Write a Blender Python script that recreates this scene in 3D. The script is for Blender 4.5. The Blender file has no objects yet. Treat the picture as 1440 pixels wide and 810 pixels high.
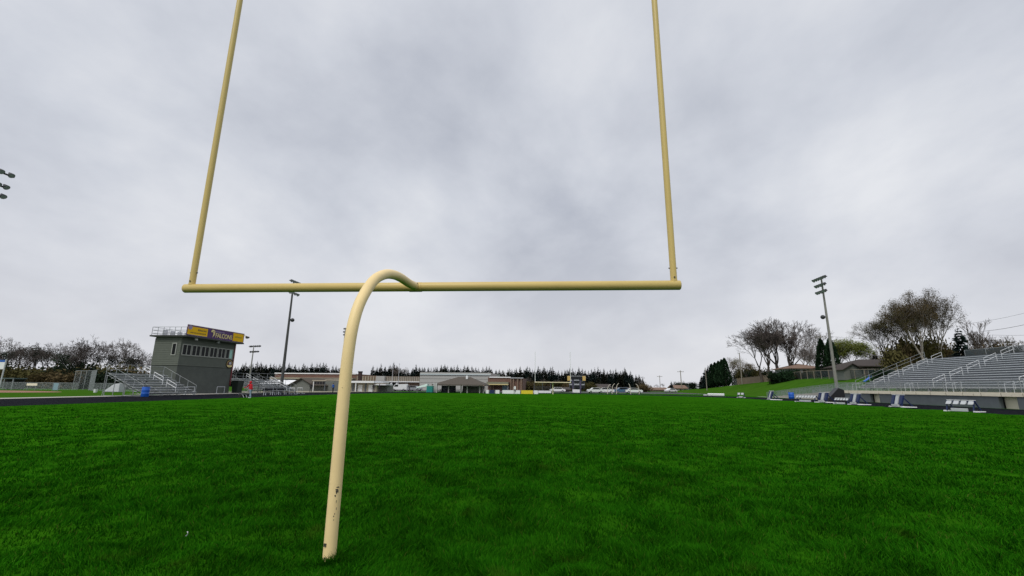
import bpy, bmesh, math, random
import numpy as np
from mathutils import Vector, Matrix, Quaternion
random.seed(11)
rng = np.random.default_rng(5)
sc = bpy.context.scene
COL = sc.collection
R = math.radians

# ---------------------------------------------------------------- camera
F, H = 627.0, 1.55                      # focal length in pixels of a 1440 px wide frame, eye height
PITCH, YAW, ROLL = math.atan(138 / 627.0), R(5.0), R(0.6)
f0 = Vector((-math.sin(YAW), math.cos(YAW), 0)); r0 = Vector((math.cos(YAW), math.sin(YAW), 0)); zz = Vector((0, 0, 1))
FW = f0 * math.cos(PITCH) + zz * math.sin(PITCH)
UPV = zz * math.cos(PITCH) - f0 * math.sin(PITCH)
RT = r0 * math.cos(ROLL) + UPV * math.sin(ROLL)
UP = UPV * math.cos(ROLL) - r0 * math.sin(ROLL)
cd = bpy.data.cameras.new('camera'); cam = bpy.data.objects.new('camera', cd); COL.objects.link(cam)
cam.matrix_world = Matrix(((RT.x, UP.x, -FW.x, 0), (RT.y, UP.y, -FW.y, 0), (RT.z, UP.z, -FW.z, H), (0, 0, 0, 1)))
cd.sensor_width = 36.0; cd.lens = 36.0 * F / 1440.0; cd.clip_start = 0.05; cd.clip_end = 6000
sc.camera = cam

def ray(px, py): return FW * F + RT * (px - 720) + UP * (405 - py)
def P(px, py, Y):
    d = ray(px, py); v = d * (Y / d.y); v.z += H; return v
def PX(px, py, X):
    d = ray(px, py); v = d * (X / d.x); v.z += H; return v
def G(px, py, h=0.0):
    d = ray(px, py); v = d * ((h - H) / d.z); v.z += H; return v
def hz(px): return 543 + (px - 720) * 0.0105 + 0.0     # horizon row at a column
def Xa(px, Y): return P(px, hz(px), Y).x

# ---------------------------------------------------------------- tags and builders
def tag(o, label=None, cat=None, group=None, kind=None):
    if label: o['label'] = label
    if cat: o['category'] = cat
    if group: o['group'] = group
    if kind: o['kind'] = kind
    return o
def thing(name, label, cat, loc=(0, 0, 0), rotz=0.0, group=None):
    o = bpy.data.objects.new(name, None); COL.objects.link(o)
    o.empty_display_size = 0.2; o.location = loc; o.rotation_euler = (0, 0, rotz)
    return tag(o, label, cat, group)
def copy_tree(o, parent=None):
    c = o.copy(); COL.objects.link(c)
    if parent: c.parent = parent
    for ch in list(o.children): copy_tree(ch, c)
    return c

class MB:
    def __init__(s): s.v = []; s.f = []; s.m = []; s.mi = 0; s.uv = None
    def quad(s, a, b, c, d):
        n = len(s.v); s.v += [tuple(a), tuple(b), tuple(c), tuple(d)]; s.f.append((n, n + 1, n + 2, n + 3)); s.m.append(s.mi); return s
    def poly(s, pts):
        n = len(s.v); s.v += [tuple(p) for p in pts]; s.f.append(tuple(range(n, n + len(pts)))); s.m.append(s.mi); return s
    def hexa(s, c):
        n = len(s.v); s.v += [tuple(p) for p in c]
        for q in ((0, 3, 2, 1), (4, 5, 6, 7), (0, 1, 5, 4), (1, 2, 6, 5), (2, 3, 7, 6), (3, 0, 4, 7)):
            s.f.append(tuple(n + i for i in q)); s.m.append(s.mi)
        return s
    def box(s, x0, x1, y0, y1, z0, z1):
        return s.hexa([(x0, y0, z0), (x1, y0, z0), (x1, y1, z0), (x0, y1, z0), (x0, y0, z1), (x1, y0, z1), (x1, y1, z1), (x0, y1, z1)])
    def bar(s, a, b, w, h=None):
        a, b = Vector(a), Vector(b); h = h or w; d = (b - a).normalized()
        side = d.cross(Vector((0, 0, 1)))
        if side.length < 1e-3: side = Vector((1, 0, 0))
        side.normalize(); u = side.cross(d).normalized(); side *= w / 2; u *= h / 2
        return s.hexa([a - side - u, a + side - u, b + side - u, b - side - u, a - side + u, a + side + u, b + side + u, b - side + u])
    def tube(s, pts, rad, n=10, caps=True):
        pts = [Vector(p) for p in pts]
        if not hasattr(rad, '__len__'): rad = [rad] * len(pts)
        t = (pts[1] - pts[0]).normalized(); ref = t.orthogonal().normalized(); base = len(s.v)
        for i, p in enumerate(pts):
            if i == 0: t2 = t
            elif i == len(pts) - 1: t2 = (pts[i] - pts[i - 1]).normalized()
            else: t2 = (pts[i + 1] - pts[i - 1]).normalized()
            ref = t.rotation_difference(t2) @ ref; t = t2
            b = t.cross(ref)
            for k in range(n):
                a = 2 * math.pi * k / n
                s.v.append(tuple(p + (ref * math.cos(a) + b * math.sin(a)) * rad[i]))
        for i in range(len(pts) - 1):
            for k in range(n):
                a0 = base + i * n + k; a1 = base + i * n + (k + 1) % n
                s.f.append((a0, a1, a1 + n, a0 + n)); s.m.append(s.mi)
        if caps:
            s.f.append(tuple(base + k for k in reversed(range(n)))); s.m.append(s.mi)
            e = base + (len(pts) - 1) * n
            s.f.append(tuple(e + k for k in range(n))); s.m.append(s.mi)
        return s
    def prism(s, pts, off):
        off = Vector(off); pts = [Vector(p) for p in pts]; n = len(pts)
        s.poly(list(reversed(pts))); s.poly([p + off for p in pts])
        for i in range(n):
            j = (i + 1) % n; s.quad(pts[i], pts[j], pts[j] + off, pts[i] + off)
        return s
    def ball(s, c, r, nu=12, nv=8, sc3=(1, 1, 1)):
        base = len(s.v)
        for j in range(nv + 1):
            ph = math.pi * j / nv
            for i in range(nu):
                a = 2 * math.pi * i / nu
                s.v.append((c[0] + r * sc3[0] * math.sin(ph) * math.cos(a), c[1] + r * sc3[1] * math.sin(ph) * math.sin(a), c[2] + r * sc3[2] * math.cos(ph)))
        for j in range(nv):
            for i in range(nu):
                a0 = base + j * nu + i; a1 = base + j * nu + (i + 1) % nu
                s.f.append((a0, a0 + nu, a1 + nu, a1)); s.m.append(s.mi)
        return s
    def mesh(s, name, mats, smooth=False):
        me = bpy.data.meshes.new(name); me.from_pydata(s.v, [], s.f)
        for m in (mats if isinstance(mats, (list, tuple)) else [mats]): me.materials.append(m)
        if any(s.m): me.polygons.foreach_set('material_index', s.m)
        if smooth: me.polygons.foreach_set('use_smooth', [True] * len(me.polygons))
        if s.uv: 
            l = me.uv_layers.new(name='UVMap'); fl = []
            for f in s.f:
                for i in f: fl += list(s.uv[i])
            l.data.foreach_set('uv', fl)
        me.update(); return me
    def build(s, name, mats, parent=None, smooth=False, bevel=0.0):
        me = s.mesh(name, mats, smooth)
        o = bpy.data.objects.new(name, me); COL.objects.link(o)
        if parent: o.parent = parent
        if bevel:
            b = o.modifiers.new('bevel', 'BEVEL'); b.width = bevel; b.segments = 2; b.limit_method = 'ANGLE'
        if smooth and len(me.polygons) < 20000:
            try: me.set_sharp_from_angle(angle=R(45))
            except Exception: pass
        return o

# ---------------------------------------------------------------- materials
MATS = {}
def mat(name, col, rough=0.7, var=0.12, scale=3.0, bump=0.0, bscale=30.0, metal=0.0, spec=0.4, dirt=None, stretch=(1, 1, 1)):
    if name in MATS: return MATS[name]
    m = bpy.data.materials.new(name); m.use_nodes = True; nt = m.node_tree; N = nt.nodes; L = nt.links
    b = N['Principled BSDF']; b.inputs['Roughness'].default_value = rough; b.inputs['Metallic'].default_value = metal
    b.inputs['Specular IOR Level'].default_value = spec
    tc = N.new('ShaderNodeTexCoord'); mp = N.new('ShaderNodeMapping'); mp.inputs['Scale'].default_value = stretch
    L.new(tc.outputs['Object'], mp.inputs['Vector'])
    nz = N.new('ShaderNodeTexNoise'); nz.inputs['Scale'].default_value = scale; nz.inputs['Detail'].default_value = 6; nz.inputs['Roughness'].default_value = 0.65
    L.new(mp.outputs[0], nz.inputs['Vector'])
    cr = N.new('ShaderNodeValToRGB'); c = Vector(col[:3])
    cr.color_ramp.elements[0].position = 0.25; cr.color_ramp.elements[1].position = 0.75
    cr.color_ramp.elements[0].color = (*(c * (1 - var)), 1); cr.color_ramp.elements[1].color = (*(c * (1 + var)), 1)
    L.new(nz.outputs['Fac'], cr.inputs['Fac']); out = cr.outputs['Color']
    if dirt:
        n2 = N.new('ShaderNodeTexNoise'); n2.inputs['Scale'].default_value = dirt[2]; n2.inputs['Detail'].default_value = 8; n2.inputs['Roughness'].default_value = 0.75
        L.new(mp.outputs[0], n2.inputs['Vector'])
        r2 = N.new('ShaderNodeValToRGB'); r2.color_ramp.elements[0].position = dirt[1]; r2.color_ramp.elements[1].position = min(1, dirt[1] + dirt[3])
        r2.color_ramp.elements[0].color = (0, 0, 0, 1); r2.color_ramp.elements[1].color = (1, 1, 1, 1)
        L.new(n2.outputs['Fac'], r2.inputs['Fac'])
        mx = N.new('ShaderNodeMix'); mx.data_type = 'RGBA'; mx.inputs['B'].default_value = (*dirt[0], 1) if False else (0, 0, 0, 1)
        mx.inputs[7].default_value = (*dirt[0], 1)
        L.new(r2.outputs['Color'], mx.inputs[0]); L.new(out, mx.inputs[6]); out = mx.outputs[2]
    L.new(out, b.inputs['Base Color'])
    if bump:
        n3 = N.new('ShaderNodeTexNoise'); n3.inputs['Scale'].default_value = bscale; n3.inputs['Detail'].default_value = 4
        L.new(mp.outputs[0], n3.inputs['Vector'])
        bp = N.new('ShaderNodeBump'); bp.inputs['Strength'].default_value = bump; bp.inputs['Distance'].default_value = 0.02
        L.new(n3.outputs['Fac'], bp.inputs['Height']); L.new(bp.outputs[0], b.inputs['Normal'])
    MATS[name] = m; return m

def siding_mat(name, col, pitch, var=0.1):
    m = mat(name, col, 0.75, var, 1.2); nt = m.node_tree; N = nt.nodes; L = nt.links; b = N['Principled BSDF']
    tc = N.new('ShaderNodeTexCoord'); sp = N.new('ShaderNodeSeparateXYZ'); L.new(tc.outputs['Object'], sp.inputs[0])
    d = N.new('ShaderNodeMath'); d.operation = 'DIVIDE'; d.inputs[1].default_value = pitch; L.new(sp.outputs['Z'], d.inputs[0])
    fr = N.new('ShaderNodeMath'); fr.operation = 'FRACT'; L.new(d.outputs[0], fr.inputs[0])
    bp = N.new('ShaderNodeBump'); bp.inputs['Strength'].default_value = 1.0; bp.inputs['Distance'].default_value = 0.09; bp.invert = True
    L.new(fr.outputs[0], bp.inputs['Height']); L.new(bp.outputs[0], b.inputs['Normal'])
    return m
def brick_mat(name, c1, c2, mortar, scale, w=0.5, h=0.25):
    if name in MATS: return MATS[name]
    m = bpy.data.materials.new(name); m.use_nodes = True; nt = m.node_tree; N = nt.nodes; L = nt.links; b = N['Principled BSDF']
    b.inputs['Roughness'].default_value = 0.85
    tc = N.new('ShaderNodeTexCoord'); sp = N.new('ShaderNodeSeparateXYZ'); L.new(tc.outputs['Object'], sp.inputs[0])
    ad = N.new('ShaderNodeMath'); L.new(sp.outputs['X'], ad.inputs[0]); L.new(sp.outputs['Y'], ad.inputs[1])
    cb = N.new('ShaderNodeCombineXYZ'); L.new(ad.outputs[0], cb.inputs[0]); L.new(sp.outputs['Z'], cb.inputs[1])
    bt = N.new('ShaderNodeTexBrick'); bt.inputs['Color1'].default_value = (*c1, 1); bt.inputs['Color2'].default_value = (*c2, 1); bt.inputs['Mortar'].default_value = (*mortar, 1)
    bt.inputs['Scale'].default_value = scale; bt.inputs['Brick Width'].default_value = w; bt.inputs['Row Height'].default_value = h; bt.inputs['Mortar Size'].default_value = 0.015
    L.new(cb.outputs[0], bt.inputs['Vector'])
    nz = N.new('ShaderNodeTexNoise'); nz.inputs['Scale'].default_value = 0.7; nz.inputs['Detail'].default_value = 6; L.new(tc.outputs['Object'], nz.inputs['Vector'])
    hs = N.new('ShaderNodeHueSaturation'); mr = N.new('ShaderNodeMapRange'); mr.inputs[3].default_value = 0.75; mr.inputs[4].default_value = 1.25
    L.new(nz.outputs['Fac'], mr.inputs[0]); L.new(mr.outputs[0], hs.inputs['Value']); L.new(bt.outputs['Color'], hs.inputs['Color'])
    L.new(hs.outputs[0], b.inputs['Base Color'])
    bp = N.new('ShaderNodeBump'); bp.inputs['Strength'].default_value = 0.5; bp.inputs['Distance'].default_value = 0.01; bp.invert = True
    L.new(bt.outputs['Fac'], bp.inputs['Height']); L.new(bp.outputs[0], b.inputs['Normal'])
    MATS[name] = m; return m
def leaf_mat(name, col, var=0.5, trans=0.25):
    if name in MATS: return MATS[name]
    m = bpy.data.materials.new(name); m.use_nodes = True; nt = m.node_tree; N = nt.nodes; L = nt.links
    N.remove(N['Principled BSDF']); out = N['Material Output']
    gi = N.new('ShaderNodeNewGeometry'); oi = N.new('ShaderNodeObjectInfo')
    cr = N.new('ShaderNodeValToRGB'); c = Vector(col)
    cr.color_ramp.elements[0].color = (*(c * (1 - var)), 1); cr.color_ramp.elements[1].color = (*(c * (1 + var)), 1)
    L.new(gi.outputs['Random Per Island'], cr.inputs['Fac'])
    hs = N.new('ShaderNodeHueSaturation'); mr = N.new('ShaderNodeMapRange'); mr.inputs[3].default_value = 0.7; mr.inputs[4].default_value = 1.3
    L.new(oi.outputs['Random'], mr.inputs[0]); L.new(mr.outputs[0], hs.inputs['Value']); L.new(cr.outputs[0], hs.inputs['Color'])
    d = N.new('ShaderNodeBsdfDiffuse'); t = N.new('ShaderNodeBsdfTranslucent'); mx = N.new('ShaderNodeMixShader'); mx.inputs[0].default_value = trans
    L.new(hs.outputs[0], d.inputs[0]); L.new(hs.outputs[0], t.inputs[0]); L.new(d.outputs[0], mx.inputs[1]); L.new(t.outputs[0], mx.inputs[2]); L.new(mx.outputs[0], out.inputs[0])
    MATS[name] = m; return m
def link_mat(name, col, pitch=0.06, wire=0.16, metal=0.6):
    """woven wire: diagonal strands in UV metres, open between"""
    if name in MATS: return MATS[name]
    m = bpy.data.materials.new(name); m.use_nodes = True; nt = m.node_tree; N = nt.nodes; L = nt.links; b = N['Principled BSDF']
    b.inputs['Base Color'].default_value = (*col, 1); b.inputs['Roughness'].default_value = 0.5; b.inputs['Metallic'].default_value = metal
    uv = N.new('ShaderNodeUVMap'); sp = N.new('ShaderNodeSeparateXYZ'); L.new(uv.outputs[0], sp.inputs[0])
    res = []
    for op in ('ADD', 'SUBTRACT'):
        a = N.new('ShaderNodeMath'); a.operation = op; L.new(sp.outputs[0], a.inputs[0]); L.new(sp.outputs[1], a.inputs[1])
        d = N.new('ShaderNodeMath'); d.operation = 'DIVIDE'; d.inputs[1].default_value = pitch; L.new(a.outputs[0], d.inputs[0])
        fr = N.new('ShaderNodeMath'); fr.operation = 'FRACT'; L.new(d.outputs[0], fr.inputs[0])
        lt = N.new('ShaderNodeMath'); lt.operation = 'LESS_THAN'; lt.inputs[1].default_value = wire; L.new(fr.outputs[0], lt.inputs[0]); res.append(lt)
    mx = N.new('ShaderNodeMath'); mx.operation = 'MAXIMUM'; L.new(res[0].outputs[0], mx.inputs[0]); L.new(res[1].outputs[0], mx.inputs[1])
    L.new(mx.outputs[0], b.inputs['Alpha']); MATS[name] = m; return m

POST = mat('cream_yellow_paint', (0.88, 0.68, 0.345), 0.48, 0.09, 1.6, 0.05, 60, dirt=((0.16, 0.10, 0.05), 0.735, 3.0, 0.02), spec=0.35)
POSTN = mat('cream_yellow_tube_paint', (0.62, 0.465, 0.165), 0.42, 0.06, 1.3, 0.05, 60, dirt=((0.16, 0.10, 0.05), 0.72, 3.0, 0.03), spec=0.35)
BOLT = mat('dark_steel', (0.05, 0.045, 0.04), 0.5, 0.2, 20)
ALU = mat('weathered_aluminium', (0.60, 0.63, 0.67), 0.45, 0.12, 2.5, metal=0.35)
ALUB = mat('bright_aluminium', (0.78, 0.80, 0.82), 0.4, 0.06, 2.5, metal=0.2)
GALV = mat('galvanised_steel', (0.30, 0.32, 0.33), 0.5, 0.12, 4, metal=0.5)
STRUCT = mat('dark_grey_steel', (0.10, 0.11, 0.12), 0.6, 0.2, 4, metal=0.3)  # even dark grey for bleacher frame, risers and far planks
BLACKTOP = mat('black_track_rubber', (0.0065, 0.0075, 0.011), 0.95, 0.25, 0.6, 0.2, 90, spec=0.03)
CONC = mat('pale_concrete', (0.43, 0.41, 0.37), 0.9, 0.12, 0.8, 0.15, 40, spec=0.1)
BEIGE = mat('beige_concrete', (0.83, 0.76, 0.60), 0.8, 0.10, 1.0, dirt=((0.25, 0.2, 0.15), 0.62, 2.0, 0.12))
BLOCKGREY = mat('grey_painted_block', (0.12, 0.137, 0.147), 0.75, 0.18, 1.0, 0.2, 20)
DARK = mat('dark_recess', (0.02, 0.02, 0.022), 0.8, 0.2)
ASPH = mat('asphalt', (0.06, 0.06, 0.062), 0.9, 0.2, 0.5)
DIRT = mat('infield_dirt', (0.27, 0.135, 0.085), 0.95, 0.2, 0.4)
SIDE = siding_mat('olive_grey_siding', (0.105, 0.118, 0.098), 0.22)
LOWER = brick_mat('olive_grey_block', (0.088, 0.10, 0.088), (0.08, 0.09, 0.08), (0.06, 0.065, 0.06), 2.5, 1.0, 0.5)
TRIM = mat('pale_window_trim', (0.33, 0.34, 0.31), 0.6, 0.06)
REDTRIM = mat('maroon_trim', (0.16, 0.03, 0.035), 0.6, 0.1)
GLASS = mat('dark_window_glass', (0.010, 0.012, 0.013), 0.15, 0.2, 1.0, spec=0.1)
ROOFD = mat('dark_roof_edge', (0.045, 0.05, 0.045), 0.7, 0.15)
GOLD = mat('sign_gold', (0.86, 0.50, 0.008), 0.6, 0.05, spec=.15)
PURPLE = mat('sign_purple', (0.075, 0.022, 0.14), 0.5, 0.08)
CREAM = mat('sign_cream_lettering', (0.80, 0.66, 0.30), 0.5, 0.05)
INK = mat('sign_dark_print', (0.16, 0.10, 0.02), 0.6, 0.1)
LILAC = mat('sign_lilac_print', (0.34, 0.27, 0.42), 0.6, 0.05)
WHITE = mat('white_paint', (0.78, 0.79, 0.80), 0.5, 0.06, 1.5, dirt=((0.35, 0.33, 0.30), 0.63, 1.5, 0.15))
NAVY = mat('navy_vinyl', (0.012, 0.024, 0.085), 0.45, 0.15)
PADW = mat('pale_grey_vinyl', (0.46, 0.48, 0.50), 0.5, 0.1)
BLUEP = mat('blue_plastic', (0.015, 0.11, 0.50), 0.4, 0.08)
BLACKP = mat('black_plastic', (0.012, 0.012, 0.014), 0.4, 0.2)
WOODPOLE = mat('grey_wood_pole', (0.24, 0.22, 0.18), 0.85, 0.2, 2.0, stretch=(6, 6, 0.5))
STEELPOLE = mat('weathered_steel_pole', (0.21, 0.21, 0.185), 0.6, 0.15, 1.0)
DARKPOLE = mat('dark_steel_pole', (0.06, 0.062, 0.06), 0.6, 0.15, 1.0)
LAMP = mat('lamp_housing', (0.035, 0.037, 0.04), 0.5, 0.2)
LENS = mat('lamp_lens', (0.35, 0.37, 0.4), 0.2, 0.1)
SHINGLE = mat('brown_shingle', (0.085, 0.072, 0.058), 0.9, 0.2, 3.0, 0.4, 12)
SHINGLEB = mat('dark_brown_shingle', (0.055, 0.045, 0.04), 0.9, 0.2, 3.0, 0.4, 12)
SHINGLET = mat('tan_shingle', (0.20, 0.13, 0.095), 0.9, 0.2, 3.0, 0.4, 12)
GREYW = mat('grey_green_wall', (0.155, 0.165, 0.15), 0.8, 0.12, 1.0)
GREYB = mat('blue_grey_wall', (0.12, 0.14, 0.16), 0.8, 0.15, 1.0)
TANW = mat('tan_wall', (0.36, 0.32, 0.25), 0.8, 0.1, 0.8)
PALEW = mat('pale_grey_panel_wall', (0.40, 0.40, 0.38), 0.8, 0.06, 0.3, stretch=(0.1, 0.1, 1))
BRICK = brick_mat('red_brown_brick', (0.16, 0.075, 0.05), (0.13, 0.06, 0.042), (0.2, 0.17, 0.15), 2.0)
BRICKT = brick_mat('brown_brick', (0.21, 0.135, 0.09), (0.17, 0.11, 0.075), (0.25, 0.22, 0.18), 2.0)
TEAL = mat('teal_metal', (0.02, 0.26, 0.22), 0.5, 0.08)
FENCEW = mat('weathered_wood_boards', (0.20, 0.155, 0.11), 0.9, 0.25, 2.0, stretch=(1, 3, 0.3))
LINK = link_mat('chain_link_wire', (0.33, 0.37, 0.37), 0.07, 0.20)
LINKD = link_mat('dark_chain_link_wire', (0.10, 0.13, 0.13), 0.07, 0.20)
SCREEN = mat('windscreen_fabric', (0.05, 0.07, 0.075), 0.85, 0.15, 1.0)
BARK = mat('grey_brown_bark', (0.075, 0.062, 0.052), 0.95, 0.3, 4.0, 0.5, 20, stretch=(1, 1, 0.3))
BARKD = mat('dark_bark', (0.035, 0.030, 0.027), 0.95, 0.3, 4.0, 0.5, 20)
BARKP = mat('pale_bark', (0.21, 0.19, 0.165), 0.95, 0.3, 2.0, 0.4, 20)
TWIG = mat('brown_grey_twigs', (0.10, 0.082, 0.075), 0.95, 0.25, 1.0)
TWIGD = mat('dark_twigs', (0.068, 0.056, 0.052), 0.95, 0.25, 1.0)
TWIGP = mat('pale_twigs', (0.17, 0.15, 0.14), 0.95, 0.25, 1.0)
NEEDLE = leaf_mat('dark_spruce_needles', (0.027, 0.041, 0.038), 0.5)
NEEDLE2 = leaf_mat('olive_spruce_needles', (0.034, 0.038, 0.027), 0.5)
CEDARL = leaf_mat('cedar_sprays', (0.017, 0.036, 0.017), 0.5)
OLIVE = leaf_mat('olive_leaves', (0.090, 0.082, 0.033), 0.5)
BROWNL = leaf_mat('brown_bud_leaves', (0.105, 0.080, 0.042), 0.5)
YGREEN = leaf_mat('yellow_green_leaves', (0.12, 0.14, 0.035), 0.4)
IVYL = leaf_mat('dark_green_leaves', (0.026, 0.040, 0.024), 0.5)
SKIN = mat('skin', (0.45, 0.27, 0.20), 0.6, 0.05)
HAIR = mat('dark_hair', (0.03, 0.02, 0.015), 0.7, 0.2)
RED = mat('red_cloth', (0.50, 0.012, 0.022), 0.8, 0.12, 8, 0.3, 20)
JEANS = mat('light_blue_denim', (0.22, 0.29, 0.38), 0.85, 0.15, 10)
BLACKC = mat('black_cloth', (0.014, 0.014, 0.018), 0.85, 0.2, 8)
GREYC = mat('grey_cloth', (0.10, 0.10, 0.11), 0.85, 0.2, 8)
BLUEC = mat('blue_cloth', (0.03, 0.12, 0.42), 0.85, 0.15, 8)
TYRE = mat('tyre_rubber', (0.015, 0.015, 0.015), 0.8, 0.2)
CARW = mat('white_car_paint', (0.74, 0.75, 0.76), 0.25, 0.03, spec=0.6)
CARB = mat('blue_car_paint', (0.06, 0.13, 0.22), 0.25, 0.05, spec=0.6)
CARR = mat('maroon_car_paint', (0.14, 0.03, 0.035), 0.25, 0.05, spec=0.6)
CARS = mat('silver_car_paint', (0.40, 0.42, 0.44), 0.3, 0.05, metal=0.4)
YELLOWB = mat('yellow_banner', (0.70, 0.55, 0.03), 0.7, 0.1)

# ---------------------------------------------------------------- terrain
def vnoise(x, y, s, seed=0):
    x = np.asarray(x, float) / s + seed * 17.3; y = np.asarray(y, float) / s + seed * 9.1
    xi = np.floor(x).astype(np.int64); yi = np.floor(y).astype(np.int64); fx = x - xi; fy = y - yi
    fx = fx * fx * (3 - 2 * fx); fy = fy * fy * (3 - 2 * fy)
    def h(a, b):
        n = (a * 374761393 + b * 668265263 + seed * 1442695) & 0xffffffff
        n = ((n ^ (n >> 13)) * 1274126177) & 0xffffffff
        return ((n ^ (n >> 16)) & 0xffff) / 65535.0
    return (h(xi, yi) * (1 - fx) + h(xi + 1, yi) * fx) * (1 - fy) + (h(xi, yi + 1) * (1 - fx) + h(xi + 1, yi + 1) * fx) * fy
def sstep(a, b, x):
    t = np.clip((x - a) / (b - a), 0, 1); return t * t * (3 - 2 * t)
def crest(y): return np.interp(y, [-200, 110, 125, 150, 200, 235, 300], [4.2, 4.2, 3.9, 2.9, 0.8, 0.2, 0.0])
def gh(x, y):
    x = np.asarray(x, float); y = np.asarray(y, float)
    hill = sstep(42.5, 62, x) * crest(y)
    d = np.hypot(x, y - 2)
    fade = (1 - sstep(26, 34, np.abs(x))) * (1 - sstep(60, 90, d))
    b = (vnoise(x, y, 0.42, 1) - .5) * 0.105 + (vnoise(x, y, 1.1, 2) - .5) * 0.12 + (vnoise(x, y, 0.2, 3) - .5) * 0.025
    b = b * np.clip(1.0 - 0.5 * np.exp(-((x + 1.97)**2 + (y - 4.22)**2) / 0.3), 0, 1)
    return hill + b * fade
def ghs(x, y): return float(gh(np.array([x]), np.array([y]))[0])
def lines(c, lo, hi, s0, g, smax=60):
    a = [c]
    while a[-1] < hi: a.append(a[-1] + min(smax, s0 + g * abs(a[-1] - c)))
    b = [c]
    while b[-1] > lo: b.append(b[-1] - min(smax, s0 + g * abs(b[-1] - c)))
    return np.array(sorted(set(a + b)))
xs = lines(0, -2500, 2500, 0.09, 0.028); ys = lines(4.5, -700, 3500, 0.09, 0.028)
xs = np.unique(np.concatenate([xs, np.arange(42, 63, 1.5)]))
XX, YY = np.meshgrid(xs, ys); ZZ = gh(XX, YY)
nx, ny = len(xs), len(ys)
verts = np.stack([XX.ravel(), YY.ravel(), ZZ.ravel()], 1)
idx = np.arange(nx * ny).reshape(ny, nx)
faces = np.stack([idx[:-1, :-1].ravel(), idx[:-1, 1:].ravel(), idx[1:, 1:].ravel(), idx[1:, :-1].ravel()], 1)
def np_mesh(name, verts, faces, smooth=False):
    me = bpy.data.meshes.new(name); k = faces.shape[1]
    me.vertices.add(len(verts)); me.vertices.foreach_set('co', verts.astype(np.float32).ravel())
    me.loops.add(faces.size); me.loops.foreach_set('vertex_index', faces.astype(np.int32).ravel())
    me.polygons.add(len(faces)); me.polygons.foreach_set('loop_start', (np.arange(len(faces)) * k).astype(np.int32))
    if smooth: me.polygons.foreach_set('use_smooth', np.ones(len(faces), bool))
    me.update(calc_edges=True); me.validate(); return me

def grass_ground_mat():
    m = bpy.data.materials.new('mown_grass'); m.use_nodes = True; nt = m.node_tree; N = nt.nodes; L = nt.links; b = N['Principled BSDF']
    b.inputs['Roughness'].default_value = 1.0; b.inputs['Specular IOR Level'].default_value = 0.0
    tc = N.new('ShaderNodeTexCoord')
    def noise(s, d=6, r=0.6, st=(1, 1, 1)):
        mp = N.new('ShaderNodeMapping'); mp.inputs['Scale'].default_value = st; L.new(tc.outputs['Object'], mp.inputs['Vector'])
        n = N.new('ShaderNodeTexNoise'); n.inputs['Scale'].default_value = s; n.inputs['Detail'].default_value = d; n.inputs['Roughness'].default_value = r
        L.new(mp.outputs[0], n.inputs['Vector']); return n
    a = noise(0.35, 8, 0.7, (0.7, 1.6, 1)); c = noise(2.2, 6, 0.7); e = noise(0.05, 4, 0.5)
    r1 = N.new('ShaderNodeValToRGB'); r1.color_ramp.elements[0].position = .3; r1.color_ramp.elements[1].position = .7
    r1.color_ramp.elements[0].color = (0.0064, 0.062, 0.0016, 1); r1.color_ramp.elements[1].color = (0.037, 0.148, 0.0046, 1)
    mth = N.new('ShaderNodeMath'); mth.operation = 'MULTIPLY_ADD'; mth.inputs[1].default_value = .5
    L.new(c.outputs['Fac'], mth.inputs[0])
    m2 = N.new('ShaderNodeMath'); m2.operation = 'MULTIPLY'; m2.inputs[1].default_value = .5; L.new(a.outputs['Fac'], m2.inputs[0]); L.new(m2.outputs[0], mth.inputs[2])
    L.new(mth.outputs[0], r1.inputs['Fac'])
    hs = N.new('ShaderNodeHueSaturation'); mr = N.new('ShaderNodeMapRange'); mr.inputs[1].default_value = .3; mr.inputs[2].default_value = .7; mr.inputs[3].default_value = .85; mr.inputs[4].default_value = 1.15
    L.new(e.outputs['Fac'], mr.inputs[0]); L.new(mr.outputs[0], hs.inputs['Value']); L.new(r1.outputs[0], hs.inputs['Color'])
    sx_ = N.new('ShaderNodeSeparateXYZ'); L.new(tc.outputs['Object'], sx_.inputs[0])
    mA = N.new('ShaderNodeMapRange'); mA.inputs[1].default_value = 40.5; mA.inputs[2].default_value = 43.0; L.new(sx_.outputs['X'], mA.inputs[0])
    mB = N.new('ShaderNodeMapRange'); mB.inputs[1].default_value = -47; mB.inputs[2].default_value = -50.0; L.new(sx_.outputs['X'], mB.inputs[0])
    mS = N.new('ShaderNodeMath'); mS.operation = 'MAXIMUM'; L.new(mA.outputs[0], mS.inputs[0]); L.new(mB.outputs[0], mS.inputs[1])
    r9 = N.new('ShaderNodeValToRGB'); r9.color_ramp.elements[0].position = .3; r9.color_ramp.elements[1].position = .7
    r9.color_ramp.elements[0].color = (0.022, 0.075, 0.0060, 1); r9.color_ramp.elements[1].color = (0.062, 0.150, 0.014, 1); L.new(mth.outputs[0], r9.inputs['Fac'])
    x9 = N.new('ShaderNodeMix'); x9.data_type = 'RGBA'; L.new(mS.outputs[0], x9.inputs[0]); L.new(hs.outputs[0], x9.inputs[6]); L.new(r9.outputs[0], x9.inputs[7])
    L.new(x9.outputs[2], b.inputs['Base Color'])
    bn = noise(6, 6, 0.7); bp = N.new('ShaderNodeBump'); bp.inputs['Strength'].default_value = 0.6; bp.inputs['Distance'].default_value = 0.06
    L.new(bn.outputs['Fac'], bp.inputs['Height']); L.new(bp.outputs[0], b.inputs['Normal'])
    return m
gm = np_mesh('ground', verts, faces, True); gm.materials.append(grass_ground_mat())
go = bpy.data.objects.new('ground', gm); COL.objects.link(go); tag(go, kind='structure')

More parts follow.
